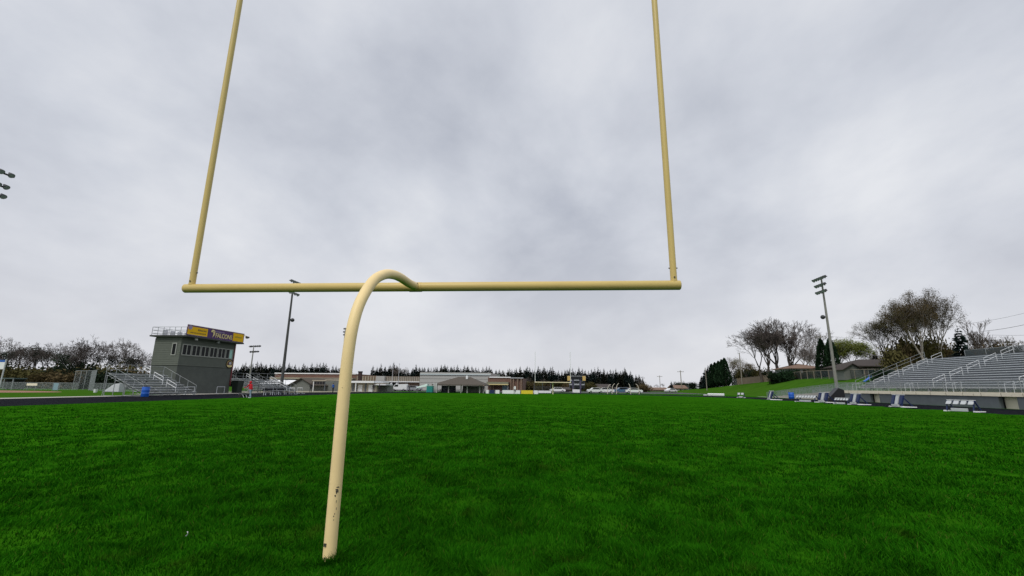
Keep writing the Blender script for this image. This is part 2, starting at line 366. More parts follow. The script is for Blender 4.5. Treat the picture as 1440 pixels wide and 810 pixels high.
# blades of the field grass, thinning with distance
def grass_blade_mat():
    m = bpy.data.materials.new('grass_blades'); m.use_nodes = True; nt = m.node_tree; N = nt.nodes; L = nt.links
    N.remove(N['Principled BSDF']); out = N['Material Output']
    gi = N.new('ShaderNodeNewGeometry')
    cr = N.new('ShaderNodeValToRGB'); e = cr.color_ramp.elements
    e[0].color = (0.0052, 0.062, 0.0016, 1); e[1].position = 0.97; e[1].color = (0.031, 0.168, 0.0048, 1)
    e2 = e.new(0.985); e2.color = (0.07, 0.12, 0.016, 1)
    L.new(gi.outputs['Random Per Island'], cr.inputs['Fac'])
    tc = N.new('ShaderNodeTexCoord'); n = N.new('ShaderNodeTexNoise'); n.inputs['Scale'].default_value = 0.9; n.inputs['Detail'].default_value = 5; L.new(tc.outputs['Object'], n.inputs['Vector'])
    mr = N.new('ShaderNodeMapRange'); mr.inputs[1].default_value = .3; mr.inputs[2].default_value = .7; mr.inputs[3].default_value = .72; mr.inputs[4].default_value = 1.3
    L.new(n.outputs['Fac'], mr.inputs[0]); hs = N.new('ShaderNodeHueSaturation'); L.new(mr.outputs[0], hs.inputs['Value'])
    n5 = N.new('ShaderNodeTexNoise'); n5.inputs['Scale'].default_value = 1.7; n5.inputs['Detail'].default_value = 4; L.new(tc.outputs['Object'], n5.inputs['Vector'])
    m5 = N.new('ShaderNodeMapRange'); m5.inputs[1].default_value = .62; m5.inputs[2].default_value = .74; m5.inputs[3].default_value = 0; m5.inputs[4].default_value = .55; L.new(n5.outputs['Fac'], m5.inputs[0])
    x5 = N.new('ShaderNodeMix'); x5.data_type = 'RGBA'; x5.inputs[7].default_value = (.055, .105, .010, 1); L.new(m5.outputs[0], x5.inputs[0]); L.new(cr.outputs[0], x5.inputs[6]); L.new(x5.outputs[2], hs.inputs['Color'])
    d = N.new('ShaderNodeBsdfDiffuse'); t = N.new('ShaderNodeBsdfTranslucent'); mx = N.new('ShaderNodeMixShader'); mx.inputs[0].default_value = .3
    L.new(hs.outputs[0], d.inputs[0]); L.new(hs.outputs[0], t.inputs[0]); L.new(d.outputs[0], mx.inputs[1]); L.new(t.outputs[0], mx.inputs[2]); L.new(mx.outputs[0], out.inputs[0])
    return m
NB = 1080000
r1_, r2_ = 3.2, 100.0
rr = r1_ * (r2_ / r1_) ** (rng.random(NB) ** 1.0)
NN = 300000; rr[:NN] = 3.2 * (30 / 3.2) ** (rng.random(NN) ** 1.5)
th = R(90) + YAW + (rng.random(NB) - .5) * R(150)
bx = rr * np.cos(th); by = rr * np.sin(th)
keep = (np.hypot(bx + 1.97, by - 4.22) > 0.062) & (bx > -33.8) & (bx < 30.8)
nd = 90000; da = rng.random(nd) * 2 * math.pi; dr = 3.5 * np.sqrt(rng.random(nd))
bx = np.concatenate([bx, dr * np.cos(da)]); by = np.concatenate([by, dr * np.sin(da)]); rr = np.concatenate([rr, np.full(nd, 4.0)]); NB += nd
keep = np.concatenate([keep, np.ones(nd, bool)])
ne = 3600; ea = rng.random(ne) * 2 * math.pi; er = .068 + .19 * rng.random(ne) ** 1.6
bx = np.concatenate([bx, -1.97 + er * np.cos(ea)]); by = np.concatenate([by, 4.22 + er * np.sin(ea)]); rr = np.concatenate([rr, np.full(ne, 4.6)]); NB += ne
keep = np.concatenate([keep, np.ones(ne, bool)])
clump = vnoise(bx, by, 0.3, 7) * .6 + vnoise(bx, by, 0.9, 8) * .4
keep &= (rng.random(NB) < np.maximum(0.5 + 0.9 * clump, 1 - rr / 14)) & (rng.random(NB) > sstep(22, 85, rr) * .93)
bx, by, rr, clump = bx[keep], by[keep], rr[keep], clump[keep]; n = len(bx)
bz = gh(bx, by)
sc_w = np.maximum(1, rr / 4.6)
wd = 0.0032 * sc_w ** 0.95 * (0.7 + .6 * rng.random(n))
n_b = len(bx)
ht = (0.018 + 0.068 * clump ** 1.4) * np.where(np.hypot(bx + 1.97, by - 4.22) < .26, np.where(np.hypot(bx + 1.97, by - 4.22) < .12, .7 + .9 * (rng.random(n_b) < .3), .7), 1) * (0.6 + .8 * rng.random(n)) * (1.12 - .92 * sstep(5, 60, rr))
ang = rng.random(n) * 2 * math.pi
flow = vnoise(bx, by, 0.5, 9) * 4 * math.pi
ln = 0.35 + 0.9 * rng.random(n); la = np.where(rng.random(n) < .65, flow + (rng.random(n) - .5) * 1.6, rng.random(n) * 2 * math.pi)
dx, dy = np.cos(ang) * wd, np.sin(ang) * wd
lx, ly = np.cos(la) * ln * ht, np.sin(la) * ln * ht
base = np.stack([bx, by, bz - .012], 1)
def off(a, b, c): return np.stack([a, b, c], 1)
v0 = base - off(dx, dy, 0 * dx); v1 = base + off(dx, dy, 0 * dx)
mid = base + off(lx * .35, ly * .35, ht * .62 + .012); v2 = mid + off(dx, dy, 0 * dx) * .75; v3 = mid - off(dx, dy, 0 * dx) * .75
v4 = base + off(lx, ly, ht + .012)
bv = np.stack([v0, v1, v2, v3, v4], 1).reshape(-1, 3)
b0 = np.arange(n) * 5
tri = np.concatenate([np.stack([b0, b0 + 1, b0 + 2], 1), np.stack([b0, b0 + 2, b0 + 3], 1), np.stack([b0 + 3, b0 + 2, b0 + 4], 1)], 0)
bm_ = np_mesh('field_grass', bv, tri); bm_.materials.append(grass_blade_mat())
bo = bpy.data.objects.new('field_grass', bm_); COL.objects.link(bo)
tag(bo, 'short dark green grass blades covering the playing field', 'grass', kind='stuff')

# ---------------------------------------------------------------- track, paths
YC0, YC1 = 18.0, 72.0
def oval(cx, rx, ry, y0=YC0, y1=YC1, n=40):
    pts = []
    for i in range(n + 1):
        a = math.pi * i / n; pts.append((cx + rx * math.cos(a), y1 + ry * math.sin(a)))
    for i in range(n + 1):
        a = math.pi + math.pi * i / n; pts.append((cx + rx * math.cos(a), y0 + ry * math.sin(a)))
    return pts
def ring(name, inner, outer, z, m, kind='structure'):
    b = MB(); k = len(inner)
    for i in range(k):
        j = (i + 1) % k
        b.quad((*inner[i], z), (*outer[i], z), (*outer[j], z), (*inner[j], z))
    o = b.build(name, m); tag(o, kind=kind); return o
inn = oval(-1.5, 32.5, 31.0); out_ = oval(-3.6, 44.2, 43.0); out2 = oval(-4.6, 46.2, 44.8)
ring('track', inn, out_, 0.004, BLACKTOP)
for k in (1, 2, 3, 4, 5, 6, 7):
    a = 32.75 + k * 1.22
# pale concrete walk beyond the left straight and the far bend
b = MB()
b.quad((-50.6, -20, .006), (-48.0, -20, .006), (-48.0, 74, .006), (-50.6, 74, .006))
tag(b.build('concrete_path', CONC), kind='structure')
b = MB(); b.quad((41.0, 75, .006), (42.2, 75, .006), (42.2, 96, .006), (41.0, 96, .006)); tag(b.build('side_path', CONC), kind='structure')
b = MB(); b.quad((-75, 107, .006), (-8, 119, .006), (-8, 150, .006), (-90, 150, .006)); tag(b.build('school_yard_pavement', ASPH), kind='structure')
b = MB(); b.quad((-6, 121, .006), (75, 121, .006), (75, 160, .006), (-6, 160, .006)); tag(b.build('car_park_pavement', ASPH), kind='structure')
b = MB(); b.quad((-58, 75, .007), (-49, 75, .007), (-36, 108, .007), (-60, 108, .007)); tag(b.build('worn_gravel_path', mat('gravel_tan', (0.27, 0.25, 0.18), .95, .25, 1.0)), kind='structure')
b = MB(); b.quad((-56, 56, .007), (-50.7, 56, .007), (-50.7, 73, .007), (-56, 73, .007)); tag(b.build('press_box_apron', CONC), kind='structure')
# baseball infield
b = MB(); c = Vector((Xa(78, 60) - 19.5, 59.5, 0)) ; pts = []
for i in range(36):
    a = 2 * math.pi * i / 36; pts.append((c.x + 19 * math.cos(a) + .5 * math.cos(3 * a), c.y + 8.5 * math.sin(a), .006))
b.poly(pts); tag(b.build('infield_dirt', DIRT), kind='structure')

# ---------------------------------------------------------------- near goal post
PR = 0.0568
gp = thing('goal_post', 'large cream yellow gooseneck goal post standing nearest on the grass', 'goal post', (-1.97, 4.22, 0))
O = Vector((-1.97, 4.22, 0))
def smooth_path(pts, k=6):
    out = []
    for i in range(len(pts) - 1):
        p0 = Vector(pts[max(i - 1, 0)]); p1 = Vector(pts[i]); p2 = Vector(pts[i + 1]); p3 = Vector(pts[min(i + 2, len(pts) - 1)])
        for j in range(k):
            t = j / k
            out.append(0.5 * ((2 * p1) + (p2 - p0) * t + (2 * p0 - 5 * p1 + 4 * p2 - p3) * t * t + (3 * p1 - p0 - 3 * p2 + p3) * t ** 3))
    out.append(Vector(pts[-1])); return out
neck = [(-1.97, 4.22, -.1), (-1.97, 4.22, .6), (-1.97, 4.22, 1.2), (-1.97, 4.23, 1.7), (-1.968, 4.265, 2.05), (-1.963, 4.35, 2.31), (-1.957, 4.50, 2.52), (-1.95, 4.70, 2.70), (-1.94, 4.95, 2.82), (-1.937, 5.22, 2.885), (-1.94, 5.5, 2.915), (-1.945, 5.85, 2.925), (-1.95, 6.17, 2.95)]
neck = [Vector(p) - O for p in neck]
sp_ = smooth_path(neck, 8)
rad_ = [PR if p.z < 1.7 else PR + 0.001 * min(1, (p.z - 1.7)) for p in sp_]
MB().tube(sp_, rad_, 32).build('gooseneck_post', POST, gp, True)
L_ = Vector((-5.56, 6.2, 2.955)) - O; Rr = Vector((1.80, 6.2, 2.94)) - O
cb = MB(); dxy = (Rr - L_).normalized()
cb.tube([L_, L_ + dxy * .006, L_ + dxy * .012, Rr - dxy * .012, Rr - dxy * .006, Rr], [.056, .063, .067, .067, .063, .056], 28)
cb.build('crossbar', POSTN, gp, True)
for x in (-5.45, 1.715):
    u = MB(); z0 = 3.01 if x < 0 else 2.995
    u.tube([Vector((x, 6.2, z0)) - O, Vector((x, 6.2, 9.1)) - O], .045, 20)
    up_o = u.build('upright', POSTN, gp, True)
    c_ = MB(); c_.tube([Vector((x, 6.2, z0 - .01)) - O, Vector((x, 6.2, z0 + .012)) - O], .051, 20); c_.build('weld_collar', POSTN, up_o, True)
    for dz, sx in ((.05, 0), (.19, 1)):
        q = MB()
        if sx: q.tube([Vector((x - .06, 6.2, z0 + dz)) - O, Vector((x + .06, 6.2, z0 + dz)) - O], .009, 8)
        else: q.tube([Vector((x, 6.145, z0 + dz)) - O, Vector((x, 6.25, z0 + dz)) - O], .011, 8)
        q.build('bolt', BOLT, up_o)
q = MB(); q.box(-.032, -.010, -.062, -.050, .155, .18); q.build('drain_plug', BOLT, gp)
# joint fittings: sleeve with set bolts
j = MB(); j.tube([sp_[-9], sp_[-3]], [PR, PR], 24); 
cl = MB(); cl.tube([Vector((-2.04, 6.2, 2.945)) - O, Vector((-1.86, 6.2, 2.945)) - O], .071, 26); cl.build('joint_sleeve', POSTN, gp, True)
for (x, z) in ((-1.955, 3.0), (-1.91, 2.975)):
    q = MB(); q.ball(Vector((x, 6.118 - (x + 1.91) * .6, z)) - O, .017, 10, 6); q.build('set_bolt', BOLT, gp, True)
# scratches and paint chips
def chip(z, a, w, h, lean=0.0):
    q = MB(); pts = []
    for k in range(9):
        t = 2 * math.pi * k / 9; rr_ = .6 + .5 * random.random()
        aa = a + (math.cos(t) * w * rr_) / PR; zz_ = z + math.sin(t) * h * rr_
        pts.append(((PR + .001) * math.sin(aa), -(PR + .001) * math.cos(aa), zz_))
    q.poly(pts); q.build('paint_chip', BOLT, gp)
for a in ((.64, .80, .016, .007), (.61, .86, .006, .02), (.52, .74, .003, .02), (.46, .85, .003, .014), (.62, .62, .014, .006), (.60, .66, .008, .018), (.57, .5, .006, .012), (.42, .66, .004, .01), (.40, .55, .006, .008), (.37, .6, .004, .006), (.05, .3, .012, .01), (.06, -.3, .010, .012), (.03, .75, .012, .02), (1.52, .1, .004, .004)):
    chip(*a)
# stencilled marks high on the post
for k, (zc, w) in enumerate(((1.965, .014), (1.985, .017), (2.0, .012), (2.018, .009))):
    q = MB(); y = 4.293 - O.y - PR - .0018 + (zc - 1.965) * .09; q.quad((-.012 + .004 * k, y, zc), (-.012 + .004 * k + w, y + .001, zc), (-.012 + .004 * k + w, y + .001, zc + .008), (-.012 + .004 * k, y, zc + .008)); q.build('stencil_mark', BOLT, gp)

# ---------------------------------------------------------------- far goal post
def far_goal(cx, Y, zc, half, base_off):
    g = thing('goal_post', 'small far goal post with pale yellow crossbar at the other end', 'goal post', (cx, Y, 0))
    b = MB(); b.tube([(0, -base_off * -1, 0), (0, base_off, zc * .55), (0, base_off * .85, zc * .8), (0, base_off * .5, zc * .97), (0, 0, zc)], .11, 12); b.build('gooseneck_post', FARP, g, True)
    b = MB(); b.tube([(-half, 0, zc), (half, 0, zc)], .085, 12); b.build('crossbar', FARP, g, True)
    for s in (-1, 1):
        b = MB(); b.tube([(s * (half - .08), 0, zc), (s * (half - .08), 0, 8.6)], .05, 10); b.build('upright', WHITE, g, True)
a = P(752, 537.5, 94); c = P(803, 538, 94)
FARP = mat('pale_cream_paint', (.75, .66, .45), .5, .05)
far_goal((a.x + c.x) / 2, 94, (a.z + c.z) / 2, (c.x - a.x) / 2, 1.8)

# ---------------------------------------------------------------- fences
def fence(name, label, pts, h, spacing, link=LINK, postm=GALV, toprail=True, cat='fence', group=None, pr=.032, zf=None, lift=0.03):
    zf = zf or ghs
    o = Vector((pts[0][0], pts[0][1], 0)); t = thing(name, label, cat, o, 0, group)
    mesh = MB(); mesh.uv = []; rails = MB(); posts = []; u = 0
    for i in range(len(pts) - 1):
        a = Vector((pts[i][0], pts[i][1], 0)); c = Vector((pts[i + 1][0], pts[i + 1][1], 0)); d = (c - a).length; k = max(1, round(d / spacing))
        for q in range(k):
            p = a.lerp(c, q / k); r = a.lerp(c, (q + 1) / k)
            za = pts[i][2] + (pts[i + 1][2] - pts[i][2]) * q / k if len(pts[i]) > 2 else zf(p.x, p.y)
            zb = pts[i][2] + (pts[i + 1][2] - pts[i][2]) * (q + 1) / k if len(pts[i]) > 2 else zf(r.x, r.y)
            A = Vector((p.x, p.y, za)) - o; B = Vector((r.x, r.y, zb)) - o; hh = Vector((0, 0, h)); l_ = Vector((0, 0, lift))
            seg = (B - A).length
            mesh.quad(A + l_, B + l_, B + hh, A + hh); mesh.uv += [(u, 0), (u + seg, 0), (u + seg, h), (u, h)]; u += seg
            if toprail: rails.tube([A + hh, B + hh], pr * .8, 6)
            posts.append(A); last = B
    posts.append(last)
    mesh.build('mesh_panel', link, t)
    if toprail: rails.build('top_rail', postm, t, True)
    for p in posts[:90]:
        b = MB(); b.tube([p - Vector((0, 0, .02)), p + Vector((0, 0, h + .04))], pr, 8); b.build('fence_post', postm, t, True)
    return t

# ---------------------------------------------------------------- press box
X0, X1, Y0, Y1, ZT = -56.0, -52.0, 59.0, 70.0, 8.1
pb = thing('press_box', 'olive grey two storey press box with gold and purple sign band', 'press box', (X1, Y0, 0))
o = Vector((X1, Y0, 0))
def lb(x0, x1, y0, y1, z0, z1): return (x0 - o.x, x1 - o.x, y0 - o.y, y1 - o.y, z0 - o.z, z1 - o.z)
MB().box(*lb(X0 + .03, X1 - .03, Y0 + .03, Y1 - .03, 0, 3.9)).build('lower_wall', LOWER, pb)
uw = MB().box(*lb(X0 + .02, X1 - .02, Y0 + .02, Y1, 3.95, ZT - .2)); z = 3.95
while z < ZT - .45:                     # lapped boards on the two faces one can see
    zt2 = z + .25; a, c = .055, .012
    uw.hexa([Vector(p) - o for p in ((X1 - .019, Y0 - a, z), (X1 + a, Y0 - a, z), (X1 + a, Y1, z), (X1 - .019, Y1, z), (X1 - .019, Y0 - c, zt2), (X1 + c, Y0 - c, zt2), (X1 + c, Y1, zt2), (X1 - .019, Y1, zt2))])
    uw.hexa([Vector(p) - o for p in ((X0, Y0 - a, z), (X1 - .021, Y0 - a, z), (X1 - .021, Y0 + .019, z), (X0, Y0 + .019, z), (X0, Y0 - c, zt2), (X1 - .021, Y0 - c, zt2), (X1 - .021, Y0 + .019, zt2), (X0, Y0 + .019, zt2))])
    z += .252
uw.build('upper_wall', mat('olive_grey_boards', (0.105, 0.118, 0.098), .75, .1, 1.2), pb)
MB().box(*lb(X0 - .02, X1 + .02, Y0 - .02, Y1 + .02, 3.9, 3.95)).build('seam_band', ROOFD, pb)
MB().box(*lb(X0 - .5, X1 + 1.1, Y0 - .55, Y1 + .5, ZT - .2, ZT)).build('roof', ROOFD, pb)
MB().box(*lb(X1 + .001, X1 + .09, Y1 - .18, Y1 + .06, 1.2, ZT - .25)).build('corner_trim', REDTRIM, pb)
wn = 6; wy0, wy1 = Y0 + .25, Y1 - .35; pw = (wy1 - wy0) / wn
for k in range(wn):
    a0 = wy0 + k * pw; a1 = a0 + pw - .12
    fr = MB(); z0, z1 = 5.35, 6.95
    for bx_ in ((a0, a1, z0, z0 + .12), (a0, a1, z1 - .12, z1), (a0, a0 + .1, z0 + .12, z1 - .12), (a1 - .1, a1, z0 + .12, z1 - .12), ((a0 + a1) / 2 - .06, (a0 + a1) / 2 + .06, z0 + .12, z1 - .12)):
        fr.box(*lb(X1 - .01, X1 + .13, bx_[0], bx_[1], bx_[2], bx_[3]))
    w = fr.build('window', TRIM, pb)
    MB().box(*lb(X1 + .004, X1 + .075, a0 + .1, a1 - .1, z0 + .12, z1 - .12)).build('pane', GLASS, w)
    if k == 5:
        MB().box(*lb(X1 + .077, X1 + .085, a1 - .75, a1 - .12, z0 + .14, z1 - .14)).build('poster', mat('pale_teal_sheet', (.35, .62, .55), .7, .1), w)
fr = MB(); wx0, wx1, z0, z1 = X1 - 1.2, X1 - .5, 5.3, 7.05
for bx_ in ((wx0, wx1, z0, z0 + .12), (wx0, wx1, z1 - .12, z1), (wx0, wx0 + .1, z0 + .12, z1 - .12), (wx1 - .1, wx1, z0 + .12, z1 - .12)):
    fr.box(*lb(bx_[0], bx_[1], Y0 - .13, Y0 + .01, bx_[2], bx_[3]))
w = fr.build('window', TRIM, pb); MB().box(*lb(wx0 + .1, wx1 - .1, Y0 - .075, Y0 - .004, z0 + .12, z1 - .12)).build('pane', GLASS, w)
for (yy, m_) in ((Y0 + 1.9, WHITE), (Y0 + 6.3, PADW)):
    f_ = MB(); f_.box(*lb(X1 + .35, X1 + .6, yy, yy + .3, ZT - .48, ZT - .2)); f_.build('floodlight', m_, pb)
# roof railing with white boards lying behind it
rl = MB()
yb = Y0 - .45
rx0, rx1 = X0 - .3, X1 + .9
for k in range(7):
    x = rx0 + (rx1 - rx0) * k / 6; rl.tube([Vector((x, yb, ZT)) - o, Vector((x, yb, ZT + 1.15)) - o], .028, 6)
for k in range(6):
    y = yb + (Y1 + .3 - yb) * k / 5; rl.tube([Vector((rx0, y, ZT)) - o, Vector((rx0, y, ZT + 1.15)) - o], .028, 6)
for z in (ZT + .25, ZT + .7, ZT + 1.15):
    rl.tube([Vector((rx0, yb, z)) - o, Vector((rx1, yb, z)) - o], .028, 6); rl.tube([Vector((rx0, yb, z)) - o, Vector((rx0, Y1 + .3, z)) - o], .025, 6)
rl.build('roof_railing', GALV, pb)
rm = MB(); rm.uv = []
rm.quad(Vector((rx0, yb, ZT)) - o, Vector((rx1, yb, ZT)) - o, Vector((rx1, yb, ZT + 1.1)) - o, Vector((rx0, yb, ZT + 1.1)) - o); rm.uv += [(0, 0), (rx1 - rx0, 0), (rx1 - rx0, 1.1), (0, 1.1)]

for k in range(7):
    y = Y0 + 1.2 + k * 1.3; q = MB(); q.box(*lb(rx0 + .06, rx0 + .1, y, y + .9, ZT + .1, ZT + .98)); q.build('rail_board', WHITE, pb)
# sign band on the field side of the roof
sg = thing('sign_board', 'long gold and purple FALCONS sign along the press box roof edge', 'sign', (X1 + 1.02, Y0 - .5, ZT + .02))
SL, SH = 11.9, 1.5      # length, height; built in local y (along), z
MB().box(-.06, 0, 0, SL, 0, SH).build('backing', PURPLE, sg)
MB().box(.001, .02, .05, .32 * SL, .12, SH * .86).build('gold_panel', GOLD, sg)
MB().box(.001, .02, .78 * SL, SL - .15, .08, SH - .14).build('gold_panel', GOLD, sg)
MB().box(.001, .035, .0, SL, SH - .035, SH + .02).build('sign_edge', mat('pale_pink_edge', (.72, .6, .55), .6, .05), sg)
MB().box(.0205, .03, .05, .32 * SL, .12, .17).build('panel_edge', CREAM, sg)
def bars(par, y0, y1, z0, z1, n, m, x=.0225):
    pts = [(x, y0, z0), (x, y1, z0)]; w = (y1 - y0) / n; hb = z0 + (z1 - z0) * .12
    for k in reversed(range(n)):
        a0 = y0 + w * (k + .12); a1 = y0 + w * (k + .62 + .25 * random.random()); zt = z1 - (z1 - z0) * .3 * random.random()
        pts += [(x, a1, hb), (x, a1, zt), (x, a0, zt), (x, a0, hb)]
    b = MB(); b.prism(pts, (.006, 0, 0)); return b.build('faint_lettering', m, par)
bars(sg, .16 * SL, .30 * SL, .78, 1.05, 6, INK); bars(sg, .05 * SL, .30 * SL, .36, .56, 16, INK)
bars(sg, .815 * SL, .95 * SL, .66, .92, 8, mat('sign_olive_print', (.33, .27, .02), .6, .1))
bars(sg, .455 * SL, .62 * SL, 1.02, 1.22, 12, LILAC)
q = MB(); pts = [(.024, .10 * SL + .38 * math.cos(a) - .75, 1.12 + .30 * math.sin(a)) for a in [2 * math.pi * k / 20 for k in range(20)]]
q.prism(pts, (.02, 0, 0)); q.build('round_badge', LILAC, sg)
# hooked bird's head emblem
em = [(0, 0), (.12, .25), (.15, .55), (.05, .72), (-.18, .78), (-.30, .70), (-.36, .85), (-.25, 1.04), (0, 1.14), (.26, 1.10), (.44, .95), (.48, .70), (.40, .42), (.24, .18)]
q = MB(); q.prism([(.024, .405 * SL + y, .16 + z * 1.04) for y, z in em], (.02, 0, 0)); q.build('bird_emblem', CREAM, sg)
q = MB(); q.prism([(.046, .405 * SL + .18 + .10 * math.cos(a), 1.02 + .08 * math.sin(a)) for a in [2 * math.pi * k / 12 for k in range(12)]], (.006, 0, 0)); q.build('emblem_eye', PURPLE, sg)
cu = bpy.data.curves.new('lettering', 'FONT'); cu.body = 'FALCONS'; cu.size = .86; cu.extrude = .012; cu.offset = .012; cu.space_character = .95; cu.align_x = 'LEFT'
to = bpy.data.objects.new('lettering_curve', cu); COL.objects.link(to); to.parent = sg
to.matrix_local = Matrix(((0, 0, 1, .035), (1, 0, 0, .455 * SL), (0, 1, 0, .24), (0, 0, 0, 1))) @ Matrix.Diagonal((1.0, 1.12, 1, 1))
cu.materials.append(CREAM)
bpy.context.view_layer.update(); dg_ = bpy.context.evaluated_depsgraph_get(); lm_ = bpy.data.meshes.new_from_object(to.evaluated_get(dg_)); lo_ = bpy.data.objects.new('falcons_lettering', lm_); COL.objects.link(lo_); lo_.parent = sg; lo_.matrix_local = to.matrix_local
bpy.data.objects.remove(to)
# dark floodlight on the sign's far end
fl = thing('floodlight', 'dark floodlight on a short arm past the far end of the sign', 'floodlight', (X1 + 1.0, Y0 + SL - .5, ZT + 1.0))
MB().bar((0, 0, .25), (.1, .55, .18), .07).build('arm', CREAM, fl)
b = MB(); b.hexa([(-.1, .5, -.12), (.35, .5, -.05), (.35, .9, -.1), (-.1, .9, -.2), (-.1, .5, .22), (.35, .5, .15), (.35, .9, .12), (-.1, .9, .16)]); b.build('lamp', LAMP, fl)
# round team badge on the wall
bd = thing('wall_badge', 'oval dark and gold badge below the last press box window', 'badge', (X1 + .06, Y1 - .85, 4.6))
def disc(m, r, x, name, ry=1.0, par=bd):
    q = MB(); q.prism([(x, r * 1.15 * math.cos(a), r * ry * math.sin(a)) for a in [2 * math.pi * k / 28 for k in range(28)]], (.02, 0, 0)); return q.build(name, m, par)
disc(BLACKC, .72, 0, 'backing'); disc(mat('badge_gold', (.33, .25, .08), .6, .15), .6, .021, 'ring'); disc(mat('badge_maroon', (.09, .03, .03), .6, .1), .45, .042, 'centre')
q = MB(); q.prism([(.064, -.6, -.22), (.064, .6, -.22), (.064, .5, -.45), (.064, -.5, -.45)], (.012, 0, 0)); q.build('ribbon', CREAM, bd)
q = MB(); q.prism([(.064, .28 * math.cos(a) + .05, .1 + .22 * math.sin(a)) for a in [2 * math.pi * k / 14 for k in range(14)]], (.012, 0, 0)); q.build('emblem', PADW, bd)
# service boxes at the foot
def small_frame(x, y, w, h, label):
    t = thing('bike_rack', label, 'rack', (x, y, 0))
    MB().tube([(0, 0, 0), (0, 0, h), (0, w, h), (0, w, 0)], .04, 6).build('hoop', ALU, t, True)
    MB().tube([(-.3, 0, .02), (.3, 0, .02)], .03, 6).build('foot', ALU, t); MB().tube([(-.3, w, .02), (.3, w, .02)], .03, 6).build('foot', ALU, t)
small_frame(-48.9, 57.5, 1.5, 1.0, 'grey pipe hoop at the near foot of the press box wall')
small_frame(-50.4, 65.2, 1.6, 1.0, 'grey pipe hoop farther along the press box wall')
bn = thing('dumpster', 'dark green upright bin against the far corner of the press box', 'bin', (-51.3, 70.9, 0))
b = MB(); b.hexa([(-.45, -.6, 0), (.45, -.6, 0), (.45, .6, 0), (-.45, .6, 0), (-.55, -.7, 1.9), (.55, -.7, 1.9), (.55, .7, 1.9), (-.55, .7, 1.9)]); b.build('body', mat('dark_green_bin', (.012, .022, .016), .6, .2), bn, bevel=.04)
MB().box(-.58, .58, -.74, .74, 1.9, 1.98).build('lid', BLACKP, bn)

# ---------------------------------------------------------------- bleachers on the left
ALUM = mat('dull_aluminium', (.56, .575, .59), .5, .14, 1.5, metal=.2)
def small_bleacher(label, x0, y0, y1, rows, rise=.29, run=.62, group='aluminium bleachers beside the left straight'):
    t = thing('bleacher', label, 'bleacher', (x0, y0, 0), 0, group); Ln = y1 - y0
    fr = MB(); ns = max(2, int(Ln / 2.2))
    for k in range(ns + 1):
        y = .1 + (Ln - .2) * k / ns
        fr.bar((-.1, y, .3), (-run * rows, y, .25 + rise * rows), .06)
        for r in range(0, rows, 2): fr.bar((-run * r - .15, y, 0), (-run * r - .15, y, .3 + rise * r), .05)
        fr.bar((-run * rows, y, 0), (-run * rows, y, rise * rows), .06); fr.bar((0, y, .04), (-run * rows, y, .04), .05)
        fr.bar((-.2, y, .06), (-run * rows, y, rise * rows), .04)
    for k in range(0, rows + 1, 2): fr.bar((-run * k - .1 + .05, .07, .22 + rise * k), (-run * k - .1 + .05, Ln - .07, .22 + rise * k), .05)
    fr.build('frame', GALV, t)
    for r in range(rows):
        z = .42 + rise * r; x = -run * r
        MB().box(x - .3, x, 0, Ln, z - .05, z).build('seat_plank', ALUM, t)
        MB().box(x - .62, x - .34, 0, Ln, z - .2, z - .165).build('foot_plank', ALUM, t)
        MB().box(x - .335, x - .315, 0, Ln, z - .20, z - .06).build('riser', GALV, t)
    g = MB(); xb = -run * rows - .1; zt = rise * rows + .3
    for k in range(ns + 1):
        y = Ln * k / ns; g.tube([(xb, y, 0), (xb, y, zt + .95)], .028, 6)
    for dz in (.35, .95): g.tube([(xb, 0, zt + dz), (xb, Ln, zt + dz)], .018, 6)
    g.build('back_rail', GALV, t)
    for y in (0, Ln):
        g = MB()
        for dz in (.95, ): g.tube([(-.2, y, .3 + dz), (xb, y, zt + dz)], .014, 6)
        for k in (0, .25, .5, .75, 1): g.tube([(-.2 + (xb + .2) * k, y, .2 + (zt - .2) * k), (-.2 + (xb + .2) * k, y, .3 + .95 + (zt - .3) * k)], .03, 6)
        g.build('end_rail', GALV, t)
    for k in range(0, rows - 1, 3):
        ya = Ln * .60; g = MB(); a0 = (-run * k - .3, ya, .42 + rise * k); k2 = min(k + 2.1, rows - .4); a1 = (-run * k2 - .3, ya, .42 + rise * k2)
        for dz in (.5, .9): g.tube([(a0[0], ya, a0[2] + dz), (a1[0], ya, a1[2] + dz)], .04, 6)
        for q in (a0, a1): g.tube([q, (q[0], ya, q[2] + .9)], .035, 6)
        g.build('handrail', ALUM, t)
    return t
small_bleacher('nearer aluminium bleacher of eight rows between track and press box', -45.2, 47.4, 55.0, 8)
small_bleacher('farther small aluminium bleacher past the far end of the press box', -46.0, 72.5, 79.5, 7)
small_bleacher('low shaded bleacher beyond the dark bin, set back from the track', -58.0, 84.0, 93.0, 8, group='aluminium bleachers beside the left straight')

def barrel(label, x, y, z=0, h=1.05, r=.36):
    t = thing('barrel', label, 'barrel', (x, y, z), 0, 'blue plastic barrels')
    prof = [(r * .92, 0), (r, .04), (r, h * .3), (r * 1.04, h * .33), (r, h * .36), (r, h * .63), (r * 1.04, h * .66), (r, h * .69), (r, h * .96), (r * .93, h)]
    b = MB(); n = 20; 
    b.tube([(0, 0, q[1] + i * 1e-4) for i, q in enumerate(prof)], [q[0] for q in prof], n); b.build('body', BLUEP, t, True)
    b = MB(); b.tube([(0, 0, h + .001), (0, 0, h + .03)], [r * .95, r * .95], n); b.build('rim', mat('dark_blue_plastic', (.01, .05, .25), .5, .1), t, True)
barrel('bright blue barrel at the near end of the left bleacher', -44.3, 46.6)
barrel('lighter blue barrel by the track below the grassy hill', 39.6, 79.5, 0, 1.0, .42)

